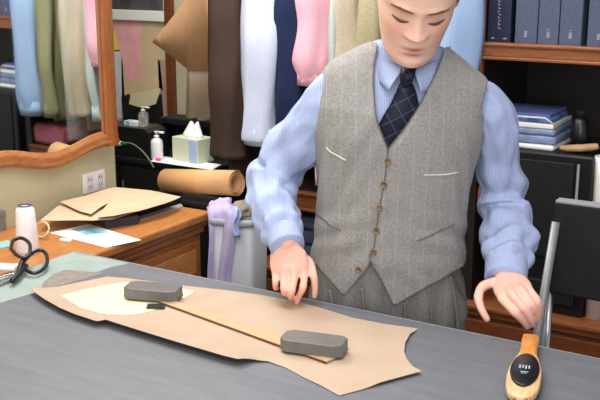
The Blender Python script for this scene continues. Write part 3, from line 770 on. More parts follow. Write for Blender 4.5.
a, w, h = pack(500, 560, 147, 122, BY+.05, '', None, 0)
xL = ony(490, 150, BY+.05).x; xR = ony(556, 150, BY+.05).x; w = xR-xL
z = pz
stk = [('white_paper', .020, 'white shirt box lid at the bottom of the packed stack', 0), ('blue_pack', .030, 'blue packed shirt above the white lid', .006), ('blue_pack', .024, 'blue packed shirt below the clear-topped white box', .004)]
for i, (m_, hh, lb, dx) in enumerate(stk):
    o = thing('packed_shirt', lb, 'shirt pack', (xL+w/2+dx, BY+.16, z), .04*(i-1), 'packed shirts on the black equipment box')
    obj('folded_cloth', box(-w/2+.01*i, w/2-.008*i, -.12, .12, 0, hh-.001, .008, 3), m_, o, True)
    if m_ == 'blue_pack': obj('plastic_wrap', box(-w/2+.01*i-.003, w/2-.008*i+.003, -.123, .123, .001, hh-.0012, .006), 'film', o, True)
    z += hh
o = thing('shirt_box', 'white-rimmed clear shirt box topping the packed stack', 'box', (xL+w/2+.005, BY+.16, z), .03)
obj('tray', box(-w/2+.005, w/2-.02, -.12, .12, 0, .016, .003), 'white_plastic', o)
obj('blue_cloth', box(-w/2+.015, w/2-.03, -.11, .11, .016, .034, .008, 3), 'blue_pack', o, True)
obj('rim_wire', tube([(-w/2+.01, -.12, .035), (w/2-.05, -.12, .037), (w/2-.022, -.118, .018)], .003, 8), 'white_plastic', o, True)
obj('lid', box(-w/2+.005, w/2-.04, -.10, .12, .034, .045, .003), cloth('periwinkle_cloth', (104, 116, 176)), o)
z += .05
p0 = ony(575, 146, BY+.04)
V, Fc = tube(smoothpts([(-.05, 0, .012), (-.02, -.01, .015), (.03, 0, .020), (.07, .01, .028)], 5), [.012, .013, .014, .015, .016, .017, .017, .018, .018, .018, .018, .018, .017, .016, .014, .012], 14, flat=.7)
tag(obj('tan_cloth', ([Vector(v)+Vector((p0.x, BY+.06, pz)) for v in V], Fc), 'tan_cloth', None, True), 'tan rolled cloth right of the packed shirts', 'cloth')
V, Fc = lathe([(.02, 0), (.03, .004), (.033, .05), (.028, .10), (.012, .115)], 24)
p0 = ony(577, 130, BY+.1)
bt = thing('black_jar', 'dark jar standing behind the tan cloth', 'jar', (p0.x, BY+.14, pz)); obj('jar', (V, Fc), 'black_gloss', bt, True); obj('cap', lathe([(.014, .113), (.014, .13), (.001, .131)], 20), 'black_matt', bt, True)

# folded cloths in the compartment below the closet
zf = zl
for i, (hh, c_, lb) in enumerate(((.085, 'navy_fold', 'lowest'), (.06, 'navy_fold', 'middle'), (.055, 'binder_grey', 'topmost'))):
    x0 = BX+.1; o = tag(obj('folded_garment', box(x0, x0+.36, BY+.03+.01*i, BY+.33, zf, zf+hh-.002, .018, 4), c_, None, True), lb+' dark blue folded garment on the shelf under the hanging clothes', 'folded garment', 'folded garments under the closet')
    zf += hh

ms = ony(418, 200, BY+.06).x
tag(obj('mauve_sweater', box(ms, ms+.26, BY+.02, BY+.34, zc1-.002, zc1+.10, .03, 5), cloth('mauve_knit', (176, 104, 118), (160, 92, 106)), None, True), 'folded mauve sweater on the closet shelf under the sky blue shirt', 'sweater')
tag(obj('magenta_note', box(px0-.0015, px0, BY+.075, BY+.165, pz-.14, pz-.02), 'hot_pink'), 'magenta note stuck to the side of the black equipment box, seen in the mirror', 'note')
# magenta note stuck on the bookcase, seen in the mirror
# ------------------------------------------------------------------ black chair with steel bars
cx0 = ony(556, 200, 2.52).x
ch = thing('black_chair', 'black high-backed chair with slanted steel bars at the right', 'chair', (cx0, 2.52, 0))
ztop = ony(575, 203, 2.52).z; zbot = ony(575, 296, 2.52).z
obj('backrest', box(0, .42, -.015, .015, zbot, ztop, .006), 'black', ch)
obj('top_trim', box(.004, .416, -.017, .017, ztop-.002, ztop+.006, .002), 'grey_plastic', ch)
obj('seat', box(-.02, .44, -.4, -.02, .42, .48, .02), 'black', ch)
def bar(a, b): return tube([a, b], .0085, 12)
A = ony(556, 222, 2.50)-Vector(ch.location); B = ony(535.5, 345, 2.42)-Vector(ch.location)
E = A+(B-A)*((0-A.z)/(B.z-A.z)); E = Vector((A.x+(B.x-A.x)*2.2, A.y+(B.y-A.y)*2.2, 0.0))
obj('steel_bar', tube([A, B, B+(B-A)*1.4, E], .0115, 12), 'satin', ch, True)
A2 = ony(551, 288, 2.535)-Vector(ch.location); B2 = ony(541, 350, 2.5)-Vector(ch.location)
obj('steel_bar', tube([A2+(A2-B2)*.2, B2, B2+(B2-A2)*2, Vector((B2.x-.05, B2.y-.02, 0))], .010, 12), 'satin', ch, True)
for x in (0.0, .42): obj('leg', tube([(x, -.38, .43), (x+(.02 if x else -.02), -.42, 0)], .011, 12), 'chrome', ch, True)
obj('leg', tube([(.42, .0, zbot+.03), (.43, .05, 0)], .011, 12), 'chrome', ch, True)
obj('back_post', tube([(.0, .0, zbot+.03), (0, -.01, .44)], .011, 12), 'chrome', ch, True)

# ================================================================== HANGING CLOTHES
RZ_ = 1.93; RY_ = 3.41
rod = thing('closet_rod', 'steel clothes rod carrying the hanging garments', 'rod', (-1.7, RY_, RZ_))
obj('bar', tube([(-.75, 0, 0), (.42, 0, 0)], .012, 14), 'chrome', rod, True)
obj('bracket', box(.405, .42, -.02, .02, -.03, .03), 'chrome', rod); obj('bracket', box(-.75, -.73, -.02, .31, -.012, .03), 'chrome', rod)
def garment(name, lab, cat, x, mat, zhem, zcuff, thick=.05, halfw=.24, sleeve=.045, yaw=0, seed=0, yoff=0, cuffmat=None, collar=True, film=False, bare=False):
    """a shirt or jacket on a hanger, its broad side square to the rod"""
    o = thing(name, lab, cat, (x, RY_+yoff, RZ_), yaw, 'garments hanging on the closet rod')
    zs = 1.70-RZ_                      # shoulder height
    zh = zhem-RZ_; zc = zcuff-RZ_
    nz_ = 26; ring_n = 36
    rings = []
    for j in range(nz_+1):
        s = j/nz_; z = zh+(zs+.06-zh)*s
        if z < zs-.06: hwid = halfw*(.96+.05*math.sin(4*s+seed)); th = thick*(.75+.25*math.sin(PI*min(1, s*1.2)))
        else:
            q = (z-(zs-.06))/.12; hwid = halfw*(1-.72*q); th = thick*(1-.45*q)
        rg = []
        for i in range(ring_n):
            a = 2*PI*i/ring_n
            f = 1+.26*(1-.6*s)*math.sin(7*a+seed+2*s)+.14*math.sin(11*a+3*seed)
            rg.append((th*math.cos(a)*f+.012*noise.noise(Vector((seed, s*4, math.sin(a)*2))), hwid*math.sin(a), z))
        rings.append(rg)
    obj('body', loft(rings), mat, o, True)
    if not bare:
        for sgn in (-1, 1):
            zl3 = lambda q: (zs-.10)+(zc-zs+.10)*q
            pts = smoothpts([(0, sgn*(halfw-.05), zs-.01), (.005, sgn*(halfw+.0), zs-.10), (.01, sgn*(halfw+.015), zl3(.35)), (.005, sgn*(halfw+.02), zl3(.7)), (.0, sgn*(halfw+.012), zl3(.92)), (0, sgn*(halfw+.01), zc)], 8)
            n_ = len(pts); rad = []
            for i in range(n_):
                q = i/(n_-1); rad.append(sleeve*(1.22-.30*q)*(1+.06*math.sin(14*q+seed))*(.9 if q > .94 else 1))
            V, Fc = tube(pts, rad, 20, flat=1.5, up=(1, 0, 0))
            V = [Vector(v)+Vector((.010*noise.noise(Vector((v[1]*9, v[2]*3, seed))), .012*noise.noise(Vector((v[0]*9, v[2]*5, seed+4))), 0)) for v in V]
            for i_, v in enumerate(V):
                k_, a_ = divmod(i_, 20); c_ = Vector(pts[min(k_, n_-1)]); a_ = 2*PI*a_/20
                v += (v-c_)*Vector((1, 1, 0)).dot(Vector((0, 0, 0))) if False else Vector(((v.x-c_.x), (v.y-c_.y), 0))*(.10*math.sin(5*a_+seed+1.5*math.sin(k_*.12))+.05*math.sin(8*a_+seed*2))
            sl_ = obj('sleeve', (V, Fc), mat, o, True)
            if cuffmat:
                cv = tube([(0, sgn*(halfw+.01), zc-.008), (0, sgn*(halfw+.01), zc+.06)], sleeve*.98, 20, flat=1.5, up=(1, 0, 0))
                obj('cuff', cv, cuffmat, sl_, True)
    hg = obj('hanger', merge(tube([(0, -halfw+.06, zs+.0), (0, 0, zs+.07), (0, halfw-.06, zs)], .006, 8), tube([(0, 0, zs+.07), (0, 0, -.03), (0, .02, -.012)]+[(0, .0145*math.cos(a), .0145*math.sin(a)) for a in [i*PI/8 for i in range(0, 9)]], .0022, 8)), 'chrome', o, True)
    if film:
        fr_ = []
        for z, k_ in ((zh-.03, 1.12), (zs-.1, 1.15), (zs+.03, .7), (zs+.08, .25)):
            fr_.append([((thick+.02)*1.25*math.cos(2*PI*i/36)*(1+.12*math.sin(6*2*PI*i/36+z*9)), (halfw+.07)*k_*math.sin(2*PI*i/36), z) for i in range(36)])
        obj('plastic_cover', loft(fr_), 'film', o, True)
    return o
GY = 3.16      # where the near sleeves hang
def gx(px): return ony(px, 80, GY).x
m_brown = cloth('brown_wool', (74, 58, 50), (62, 48, 42), 120); m_white = cloth('pale_blue_shirting', (206, 214, 234), (196, 205, 228))
m_navy = cloth('navy_wool', (32, 44, 78), (26, 36, 66), 120); m_black = cloth('black_wool', (26, 28, 38))
m_pink = cloth('pink_cotton', (236, 182, 196), (228, 170, 186)); m_mint = cloth('mint_cotton', (186, 202, 198), (174, 190, 188))
m_beige = cloth('beige_linen', (196, 182, 158), (182, 168, 142)); m_olive = cloth('olive_cotton', (150, 150, 116), (136, 138, 104))
m_mauve = cloth('mauve_cotton', (188, 110, 122), (172, 96, 108)); m_blue = cloth('sky_blue_cotton', (160, 186, 222), (150, 177, 214))
garment('jacket', 'dark brown jacket hanging at the left end of the rod', 'jacket', gx(226), m_brown, .86, .94, .05, .235, .05, 0, 1)
garment('shirt', 'very pale blue shirt hanging between brown and navy jackets', 'shirt', gx(260), m_white, .96, 1.02, .05, .235, .052, 0, 2, cuffmat=m_white)
garment('jacket', 'navy jacket hanging right of the very pale blue shirt', 'jacket', gx(290), m_navy, .98, 1.06, .038, .24, .04, 0, 3)
garment('jacket', 'black jacket squeezed between navy jacket and pink shirt', 'jacket', gx(302), m_black, 1.16, 1.2, .014, .20, .014, 0, 4)
garment('shirt', 'pink shirt hanging beside the plastic-covered beige one', 'shirt', gx(313), m_pink, .87, 1.27, .024, .25, .042, 0, 5, cuffmat=m_pink)
garment('shirt', 'mint shirt hanging behind the pink shirt', 'shirt', gx(328), m_mint, .97, 1.02, .016, .24, .022, 0, 6, cuffmat=m_mint)
garment('jacket', 'beige linen jacket under clear plastic left of the man', 'jacket', gx(347), m_beige, .96, 1.03, .026, .25, .034, 0, 7, film=True)
garment('shirt', 'sand shirt hanging right of the beige jacket', 'shirt', gx(366), cloth('khaki_cotton', (176, 166, 134), (164, 154, 122)), .97, 1.02, .024, .24, .032, 0, 8)
garment('shirt', 'khaki shirt next to the sky blue one in the mirror, hidden behind the man', 'shirt', gx(416), m_olive, .97, 1.0, .03, .23, .03, 0, 9, cuffmat=m_olive)
garment('shirt', 'sky blue shirt hanging right of the man next to the stile', 'shirt', gx(452), m_blue, 1.0, 1.0, .035, .24, .05, 0, 10, cuffmat=m_blue)

exec_person = True
# ================================================================== THE MAN
FC = 2.42
U0 = (392-300)/F*2.47
pw = Vector((U0*cy-FC*sy, U0*sy+FC*cy, 0))
def PP(px, py, y=0.0):
    """photo pixel + depth offset (metres away from the viewer) -> the man's own frame"""
    u = -(py-200)/F; t = (FC+y)/(cp+u*sp)
    return Vector(((px-300)/F*t-U0, y, CZ+t*(-sp+u*cp)))
# ---- torso surface: (z, x-centre, half width, depth front, depth back, y-centre)
TR = []
for py, l, r_, bf, bk, yc in [(345, 306, 468, .112, .125, .03), (300, 308, 467, .118, .125, .02), (265, 314, 460, .120, .115, .01), (235, 319, 457, .118, .105, .0), (200, 323, 460, .118, .105, -.01),
                              (165, 322, 467, .122, .110, -.02), (135, 319, 473, .124, .115, -.03), (110, 319, 479, .118, .115, -.04), (92, 322, 486, .105, .105, -.045), (79, 326, 488, .092, .095, -.05),
                              (69, 334, 480, .082, .088, -.052), (60, 348, 467, .074, .080, -.055), (52, 361, 456, .068, .072, -.058), (45, 375, 445, .064, .066, -.06)]:
    a = PP(l, py, yc); b = PP(r_, py, yc); TR.append((a.z, (a.x+b.x)/2, (b.x-a.x)/2, bf, bk, yc))
def trow(z):
    if z <= TR[0][0]: return TR[0]
    for i in range(len(TR)-1):
        if z <= TR[i+1][0]:
            p0, p1, p2, p3 = TR[max(i-1, 0)], TR[i], TR[i+1], TR[min(i+2, len(TR)-1)]
            t = (z-p1[0])/(p2[0]-p1[0]); s = t
            return tuple(b+(c-b)*t if k == 0 else b+(c-b)*s for k, (b, c) in enumerate(zip(p1, p2)))
    return TR[-1]
def tilt(z): 
    q = max(0, min(1, (z-1.15)/.25)); return -.10*q*q*(3-2*q)
EXP = 2.35
def tsurf(phi, z, off=0.0):
    """phi = 0 front, +90deg image right, 180 back"""
    _, cx, a, bf, bk, yc = trow(z)
    s, c = math.sin(phi), math.cos(phi)
    x = (a+off)*math.copysign(abs(s)**(2/EXP), s); b = (bf if c > 0 else bk)+off
    y = yc-b*math.copysign(abs(c)**(2/EXP), c)
    return Vector((cx+x, y, z+tilt(z)*x))
def tphi(px, py, off=0.0):
    """surface parameters under a photo pixel (front half)"""
    y = -.12
    for _ in range(6):
        p = PP(px, py, y); z = p.z
        for _ in range(3):
            _, cx, a, bf, bk, yc = trow(z); z = p.z-tilt(z)*(p.x-cx)
        _, cx, a, bf, bk, yc = trow(z)
        s = max(-1, min(1, (p.x-cx)/(a+off))); q = abs(s)**EXP
        y = yc-(bf+off)*max(0, 1-q)**(1/EXP)
    phi = math.asin(math.copysign(min(1, abs(s)**(EXP/2)), s))
    return phi, z

def sstep(a, b, x):
    t = max(0, min(1, (x-a)/(b-a))); return t*t*(3-2*t)
# ---- the body: torso core, neck, arms, hands, legs and head grown into one surface
def limb(pts, n=6, seg=16, flat=1.0, up=(0, 1, 0)):
    S = smoothpts([tuple(p)+(r,) for p, r in pts], n)
    return tube([s[:3] for s in S], [s[3] for s in S], seg, flat=flat, up=up, roundend=True)
zt0, zt1 = TR[0][0], TR[-1][0]
core = loft([[tsurf(2*PI*i/40, zt0+(zt1-zt0)*j/24, -.022) for i in range(40)] for j in range(25)])
HS = 1.19
eye_mid = PP(419.5, 19.3, -.275)
Rh = RY(math.radians(5)) @ RX(math.radians(34))
# head frame: x right (image), -y = face, z up, origin between the ears at eye height
def hpt(v): return Rh @ (Vector(v)*HS)
H0 = eye_mid-hpt((0, -.090, 0))
def HP(v): return H0+hpt(v)
# skull/face rows: z, front y, back y, half width, y of widest
HR = [(-.127, -.062, -.030, .020), (-.122, -.079, -.018, .034), (-.113, -.088, -.005, .0455), (-.100, -.0905, .010, .0550), (-.085, -.0895, .030, .0600), (-.070, -.0885, .050, .0642), (-.050, -.088, .072, .0682),
      (-.030, -.088, .084, .0720), (-.010, -.0885, .091, .0730), (.010, -.090, .095, .0745), (.030, -.0925, .098, .0760), (.050, -.091, .099, .0770), (.070, -.086, .096, .0750), (.090, -.075, .086, .068), (.108, -.054, .066, .053), (.118, -.030, .040, .034), (.123, -.008, .014, .014)]
def hrow(z):
    for i in range(len(HR)-1):
        if z <= HR[i+1][0]:
            t = (z-HR[i][0])/(HR[i+1][0]-HR[i][0]); t = max(0, t); return [a+(b-a)*t for a, b in zip(HR[i], HR[i+1])]
    return HR[-1]
def G(x, z, cx, cz, sx, sz): return math.exp(-((x-cx)/sx)**2-((z-cz)/sz)**2)
def face_d(x, z):
    ax = abs(x); d = 0
    d += .0070*G(ax, z, .030, .017, .024, .0080)                # brow ridge
    d -= .0120*G(ax, z, .032, -.002, .019, .012)                # sockets
    d += .0085*G(ax, z, .0320, -.0035, .0150, .0082)            # closed lids over the eyeballs
    d += .0025*G(ax, z, .0320, -.0165, .0180, .0045)            # lower lid bags
    k = max(0, min(1, (.012-z)/.048))                           # nose bridge to tip
    if z > -.050: d += (.005+.0150*k**1.3)*math.exp(-(x/(.0095+.0050*k))**2)*(1 if z < .008 else math.exp(-((z-.008)/.012)**2))*(1 if z > -.035 else math.exp(-((z+.035)/.0065)**2))
    d += .0080*G(ax, z, .0145, -.0365, .0075, .0075)            # wings
    d += .0045*G(x, z, 0, -.0345, .0115, .009)
    d -= .0030*G(ax, z, .0078, -.0450, .004, .003)              # nostrils
    d += .0035*G(x, z, 0, -.066, .036, .030)                    # muzzle
    d -= .0020*G(x, z, 0, -.0545, .0035, .006)                  # philtrum
    d += .0045*G(x, z, 0, -.0660, .017, .0042)                  # upper lip
    d -= .0050*G(x, z, 0, -.0710, .0185, .0022)                  # mouth line
    d += .0060*G(x, z, 0, -.0775, .015, .0050)                  # lower lip
    d -= .0042*G(x, z, 0, -.0890, .018, .005)                   # under the lip
    d += .0065*G(x, z, 0, -.108, .022, .014)                    # chin
    d += .0040*G(ax, z, .044, -.038, .026, .026)                # cheekbones
    return d
def head_vf():
    nu, nv = 120, 120; rings = []
    for j in range(nv+1):
        z = HR[0][0]+(HR[-1][0]-HR[0][0])*j/nv
        _, yf_, yb, a = hrow(z); m_ = sstep(-.09, -.03, z); yc = (.4*yf_+.6*yb)*(1-m_)+.35*(yf_+yb)*m_
        yc = max(yf_+.02, min(yb-.01, yc)) if yb-yf_ > .04 else (yf_+yb)/2
        ring = []
        for i in range(nu):
            q = 2*PI*i/nu; s, c = math.sin(q), math.cos(q); ex = 2.1+.15*m_
            x = a*math.copysign(abs(s)**(2/ex), s); y = yc-((yc-yf_) if c > 0 else (yb-yc))*math.copysign(abs(c)**(2/ex), c)
            if c > 0: y -= face_d(x, z)*min(1, c*2.2)
            ring.append(HP((x, y, z)))
        rings.append(ring)
    return loft(rings)
def ear_vf(s):
    rings = []
    for j in range(9):
        u = j/8; a = PI*u; n_ = 14
        # ear as a tilted flattened disc with a dished face
    b = bmesh.new(); bmesh.ops.create_icosphere(b, subdivisions=4, radius=1)
    for v in b.verts:
        p = v.co.copy(); rad = math.hypot(p.y, p.z); dish = .45*math.exp(-(rad/.55)**2) if p.x*s > 0 else 0
        w_ = 1 if p.z > 0 else 1-.35*(-p.z)
        q = Vector((s*(.0065*abs(p.x)*math.copysign(1, p.x*s)-.006*dish), p.y*.017*w_, p.z*.031))
        q = RZ(s*-.45) @ q
        v.co = HP(q+Vector((s*.0785, .010, -.010)))
    return b2vf(b)
neck_b = PP(411, 62, .0); neck_t = HP((0, .015, -.075))
neck = limb([(Vector((neck_b.x, -.04, neck_b.z-.07)), .074), (Vector((neck_b.x, -.05, neck_b.z)), .062), (neck_b.lerp(neck_t, .6)+Vector((0, 0, 0)), .058), (neck_t, .056)], 6, 28)
# arms (photo pixel, photo pixel, depth) -> joints
LS, LE, LW = PP(338, 95, -.03), PP(268, 178, .04), PP(287, 240, -.15)
RS, RE, RW = PP(485, 108, -.03), PP(508, 206, .02), PP(506, 276, -.2)
arms = [limb([(LS, .052), (LS.lerp(LE, .5), .047), (LE, .041), (LE.lerp(LW, .35), .041), (LW, .027)], 6, 18), limb([(RS, .052), (RS.lerp(RE, .5), .047), (RE, .041), (RE.lerp(RW, .35), .041), (RW, .027)], 6, 18)]
def palm(wr, kn0, kn1, th):
    """flattened block from the wrist to the knuckle line kn0-kn1"""
    wr = Vector(wr); k0 = Vector(kn0); k1 = Vector(kn1); mid = (k0+k1)/2; ax = (mid-wr).normalized()
    side = (k1-k0); side = (side-ax*side.dot(ax)); wd = side.length/2; side.normalize(); nrm = ax.cross(side)
    rings = []
    for t, w_, h_ in ((-.25, .024, .021), (-.05, .026, .020), (.15, .030, .019), (.4, wd+.009, th*1.08), (.7, wd+.012, th), (.92, wd+.011, th*.9), (1.05, wd+.007, th*.6), (1.1, wd*.6, th*.2)):
        c = wr.lerp(mid, t); tl = (k1-k0)*.5*max(0, min(1, t)); tl = tl-side*tl.dot(side)
        rings.append([c+side*(w_*math.copysign(abs(math.cos(a))**.75, math.cos(a)))+tl*math.cos(a)+nrm*h_*math.copysign(abs(math.sin(a))**.85, math.sin(a)) for a in [2*PI*i/24 for i in range(24)]])
    return loft(rings)
def finger(root, pts, r0):
    pl = [root]+[Vector(p) for p in pts]; n_ = len(pl)
    S = smoothpts([tuple(p) for p in pl], 6); R_ = []
    for i in range(len(S)):
        q = i/(len(S)-1)*(n_-1); knob = .09*math.exp(-((q-1)/.22)**2)+.10*math.exp(-((q-2)/.22)**2)
        R_.append(r0*(1.04-.10*q+knob))
    return tube(S, R_, 14, roundend=True)
hands = []
# his right hand (photo left): back of the hand to the viewer, index pointing down to the pattern
kI, kM, kR, kP = PP(304, 272, -.165), PP(294, 277, -.178), PP(284, 277, -.176), PP(275.5, 273, -.160)
hands.append(palm(LW, kP, kI, .0155))
hands += [finger(LW.lerp(kI, .75), [kI, PP(303, 287, -.185), PP(299, 296, -.172), PP(296.5, 303, -.158)], .0102),
          finger(LW.lerp(kM, .75), [kM, PP(291.5, 291, -.193), PP(290.8, 297, -.172), PP(292, 297, -.150)], .0108),
          finger(LW.lerp(kR, .75), [kR, PP(284, 288.5, -.190), PP(284.2, 293, -.172), PP(284, 292, -.148)], .0104),
          finger(LW.lerp(kP, .75), [kP, PP(275.5, 282, -.172), PP(275.5, 287.5, -.155), PP(277, 288, -.138)], .0092),
          finger(LW.lerp(kI, .25), [PP(309, 262, -.15), PP(313.5, 276, -.165), PP(315, 287, -.165), PP(314.5, 296, -.158)], .0108)]
# his left hand (photo right): palm down, fingers reaching right, thumb hanging on the left
kI, kM, kR, kP = PP(502, 298, -.292), PP(511.5, 294, -.300), PP(522, 291, -.295), PP(529, 290, -.283)
hands.append(palm(RW, kI, kP, .0165))
hands += [finger(RW.lerp(kI, .75), [kI, PP(514, 311.5, -.318), PP(522, 320, -.312), PP(527, 327, -.300)], .0115),
          finger(RW.lerp(kM, .75), [kM, PP(523, 307.5, -.322), PP(530, 318, -.318), PP(532.5, 325, -.305)], .0116),
          finger(RW.lerp(kR, .75), [kR, PP(531, 304, -.318), PP(537, 313, -.308), PP(537.5, 320, -.295)], .0112),
          finger(RW.lerp(kP, .75), [kP, PP(537, 300, -.303), PP(539.5, 308, -.297), PP(540, 315, -.287)], .0100),
          finger(RW.lerp(kI, .15), [PP(484, 286, -.235), PP(478.5, 297, -.265), PP(481.5, 309, -.285), PP(487, 319, -.290)], .0122)]
legs = []
for s, px in ((-1, 350), (1, 426)):
    h = PP(px, 330, .03); kx = h.x+s*.01
    legs.append(limb([((h.x, .03, .86), .085), ((kx, .035, .66), .078), ((kx, .03, .46), .055), ((kx, .05, .30), .054), ((kx, .06, .09), .036)], 5, 18))
    legs.append(limb([((kx, .075, .05), .032), ((kx+s*.01, .0, .040), .036), ((kx+s*.02, -.10, .030), .030)], 4, 14))
low = merge(core, neck, *(arms+legs))
V1, F1 = baked(merge(low, head_vf(), ear_vf(-1), ear_vf(1), *hands), .0030, 2, 'body')
man = obj('person', (V1, F1), 'skin', None, True, loc=pw, rot=(0, 0, YAW))
tag(man, 'man in grey waistcoat, blue striped shirt and navy tie, leaning over the cutting table', 'person')
me = man.data; ca_ = me.color_attributes.new('Col', 'FLOAT_COLOR', 'POINT')
Hi = Rh.inverted()
base_c = Vector(lin((234, 190, 168))[:3]); lip_c = Vector(lin((184, 104, 96))[:3]); red_c = Vector(lin((226, 156, 138))[:3]); beard_c = Vector(lin((204, 162, 144))[:3]); hand_c = Vector(lin((234, 180, 162))[:3]); lid_c = Vector(lin((204, 148, 126))[:3]); dark_c = Vector(lin((120, 70, 60))[:3])
cols = []
for v in me.vertices:
    p = Hi @ (v.co-H0)/HS; c = base_c.copy()
    if p.length < .2 and p.z > -.135:
        x, y, z = p; ax = abs(x); fr_ = sstep(-.02, -.06, y)
        c = c.lerp(red_c, .65*G(ax, z, .040, -.035, .022, .020)*fr_); c = c.lerp(red_c, .6*G(x, z, 0, -.035, .017, .013)*fr_)
        c = c.lerp(beard_c, .45*sstep(-.045, -.075, z)*fr_*sstep(.072, .05, ax)*(1-G(x, z, 0, -.071, .026, .012)))
        lip = max(G(x, z, 0, -.0662, .0175, .0036), G(x, z, 0, -.0772, .0155, .0045)); c = c.lerp(lip_c, min(1, 1.15*lip)*fr_)
        c = c.lerp(dark_c, .85*G(x, z, 0, -.0712, .019, .0020)*fr_)
        c = c.lerp(lid_c, .55*G(ax, z, .0320, -.001, .020, .010)*fr_); c = c.lerp(dark_c, .60*G(ax, z, .0330, -.0125, .0160, .0040)*fr_); c = c.lerp(dark_c, .6*G(ax, z, .0078, -.0445, .0038, .0025)*fr_)  # soft shadow under the lashes painted into the skin colour, nostrils darkened too
        c = c.lerp(red_c, .6*sstep(.070, .078, ax)*sstep(-.06, -.04, z)*(1 if y > -.01 else 0))
    elif p.length > .3: c = hand_c
    cols.append((c.x, c.y, c.z, 1))
ca_.data.foreach_set('color', [q for c in cols for q in c])

def child(name, vf, mat, parent=None, smooth=True): return obj(name, vf, mat, parent or man, smooth)
# eyelashes, eyebrows, hair
def face_y(x, z):
    _, yf_, yb, a = hrow(z); yc = .35*(yf_+yb); s = min(1, abs(x)/a)
    c = max(0, 1-s**2.25)**(1/2.25); return yc-(yc-yf_)*c-face_d(x, z)
for s in (-1, 1):
    pts = [(s*(.018+.030*q), -.0105-.0035*math.sin(PI*q)+.001*q) for q in [i/10 for i in range(11)]]
    child('eyelash', tube([HP((x, face_y(x, z)-.0006, z)) for x, z in pts], [.0010+.0020*math.sin(PI*(i+.6)/11.2) for i in range(11)], 8, flat=1.0), 'lash')
    V, Fc = [], []
    n_ = 14
    rings = []
    for i in range(n_+1):
        q = i/n_; x = s*(.0135+.040*q); zc = .0125+.0058*math.sin(min(1, q*1.25)*PI*.5)-.0055*max(0, q-.6)/.4
        hh = .0040*(1-.68*q)**.6*(1 if q > .08 else .6)+.0004
        ring = []
        for a in range(8):
            aa = 2*PI*a/8; zz_ = zc+hh*math.sin(aa); ring.append(HP((x, face_y(x, zz_)-.0012*math.cos(aa)-.0002, zz_)))
        rings.append(ring)
    child('eyebrow', loft(rings), 'brow')
rings = []
for j in range(25):
    u = j/24; ring = []
    for i in range(64):
        q = 2*PI*i/64; c = math.cos(q)          # c>0 front
        zl_ = .066+.008*math.cos(2*q) if c > .55 else (-.005 if c > .0 else -.055)
        if 0 < c <= .55: zl_ = -.005+.071*sstep(.25, .55, c)
        if c <= 0: zl_ = -.005-.055*sstep(0, -.5, c)
        z = zl_+(.1235-zl_)*u; _, yf_, yb, a = hrow(z); yc = .35*(yf_+yb); ex = 2.25; s_ = math.sin(q)
        k_ = (.004+.010*sstep(0, .35, u)); w_ = .35+.65*sstep(0, .12, u)
        k_ *= w_
        x = (a+k_)*math.copysign(abs(s_)**(2/ex), s_); y = yc-((yc-yf_+k_) if c > 0 else (yb-yc+k_))*math.copysign(abs(c)**(2/ex), c)
        ring.append(HP((x, y, z+.010*u+.0015*noise.noise(Vector((x*90, y*90, z*20))))))
    rings.append(ring)
child('hair', loft(rings), 'hair')

# ---- shirt: body and sleeves in one surface, cuffs and collar on it
def sleeve(pts, seed):
    S = smoothpts([tuple(PP(a, b, y))+(r,) for a, b, y, r in pts], 14)
    V, Fc = tube([s[:3] for s in S], [s[3] for s in S], 32, up=(0, 1, 0))
    n_ = len(S); out = []
    for k, v in enumerate(V):
        i, j = divmod(k, 32); q = i/(n_-1); a = 2*PI*j/32; c = Vector(S[i][:3]); d_ = Vector(v)-c
        fold = .13*math.sin(q*40+2.2*math.sin(a+seed)+seed)*math.exp(-((q-.56)/.17)**2)+.125*math.sin(q*56+2.4*math.sin(a*1+2+seed))*math.exp(-((q-.84)/.11)**2)
        fold += .20*noise.noise(Vector((math.cos(a)*1.6+seed, math.sin(a)*1.6, q*6+a*.0)))+.09*noise.noise(Vector((math.cos(a)*4, math.sin(a)*4+seed, q*16)))
        out.append(c+d_*(1+fold*(1 if q < .95 else .2)))
    return out, Fc
slL = [(352, 88, -.03, .055), (335, 95, -.03, .064), (319, 113, -.02, .064), (301, 138, .0, .063), (281, 164, .03, .066), (271, 183, .02, .066), (273, 205, -.05, .060), (280, 226, -.11, .052), (285, 240, -.145, .043)]
slR = [(470, 100, -.03, .055), (484, 107, -.03, .064), (493, 130, -.02, .060), (498, 160, .0, .057), (502, 190, .01, .059), (505, 213, -.01, .064), (508, 237, -.08, .065), (508, 258, -.14, .058), (506, 272, -.18, .049)]
storso = loft([[tsurf(2*PI*i/48, 1.0+(zt1+.004-1.0)*j/30, -.004-.012*sstep(1.12, 1.0, 1.0+(zt1-1.0)*j/30)) for i in range(48)] for j in range(31)])
shirt = child('shirt', baked(merge(storso, sleeve(slL, 1.0), sleeve(slR, 2.3)), .004, 2, 'shirt'), 'shirt')
def cuff(p0, p1, r0, r1, back):
    a = PP(*p0); b = PP(*p1); return tube([a, a.lerp(b, .1), a.lerp(b, .9), b, a.lerp(b, .92)], [r0*.96, r0, r1, r1*.985, r1*.86], 32, cap=False, up=(0, 1, 0))
child('cuff', cuff((283, 232, -.125), (287.5, 247, -.165), .046, .043, 0), 'shirt', shirt)
child('cuff', cuff((507, 262, -.150), (505.5, 281, -.205), .052, .050, 0), 'shirt', shirt)
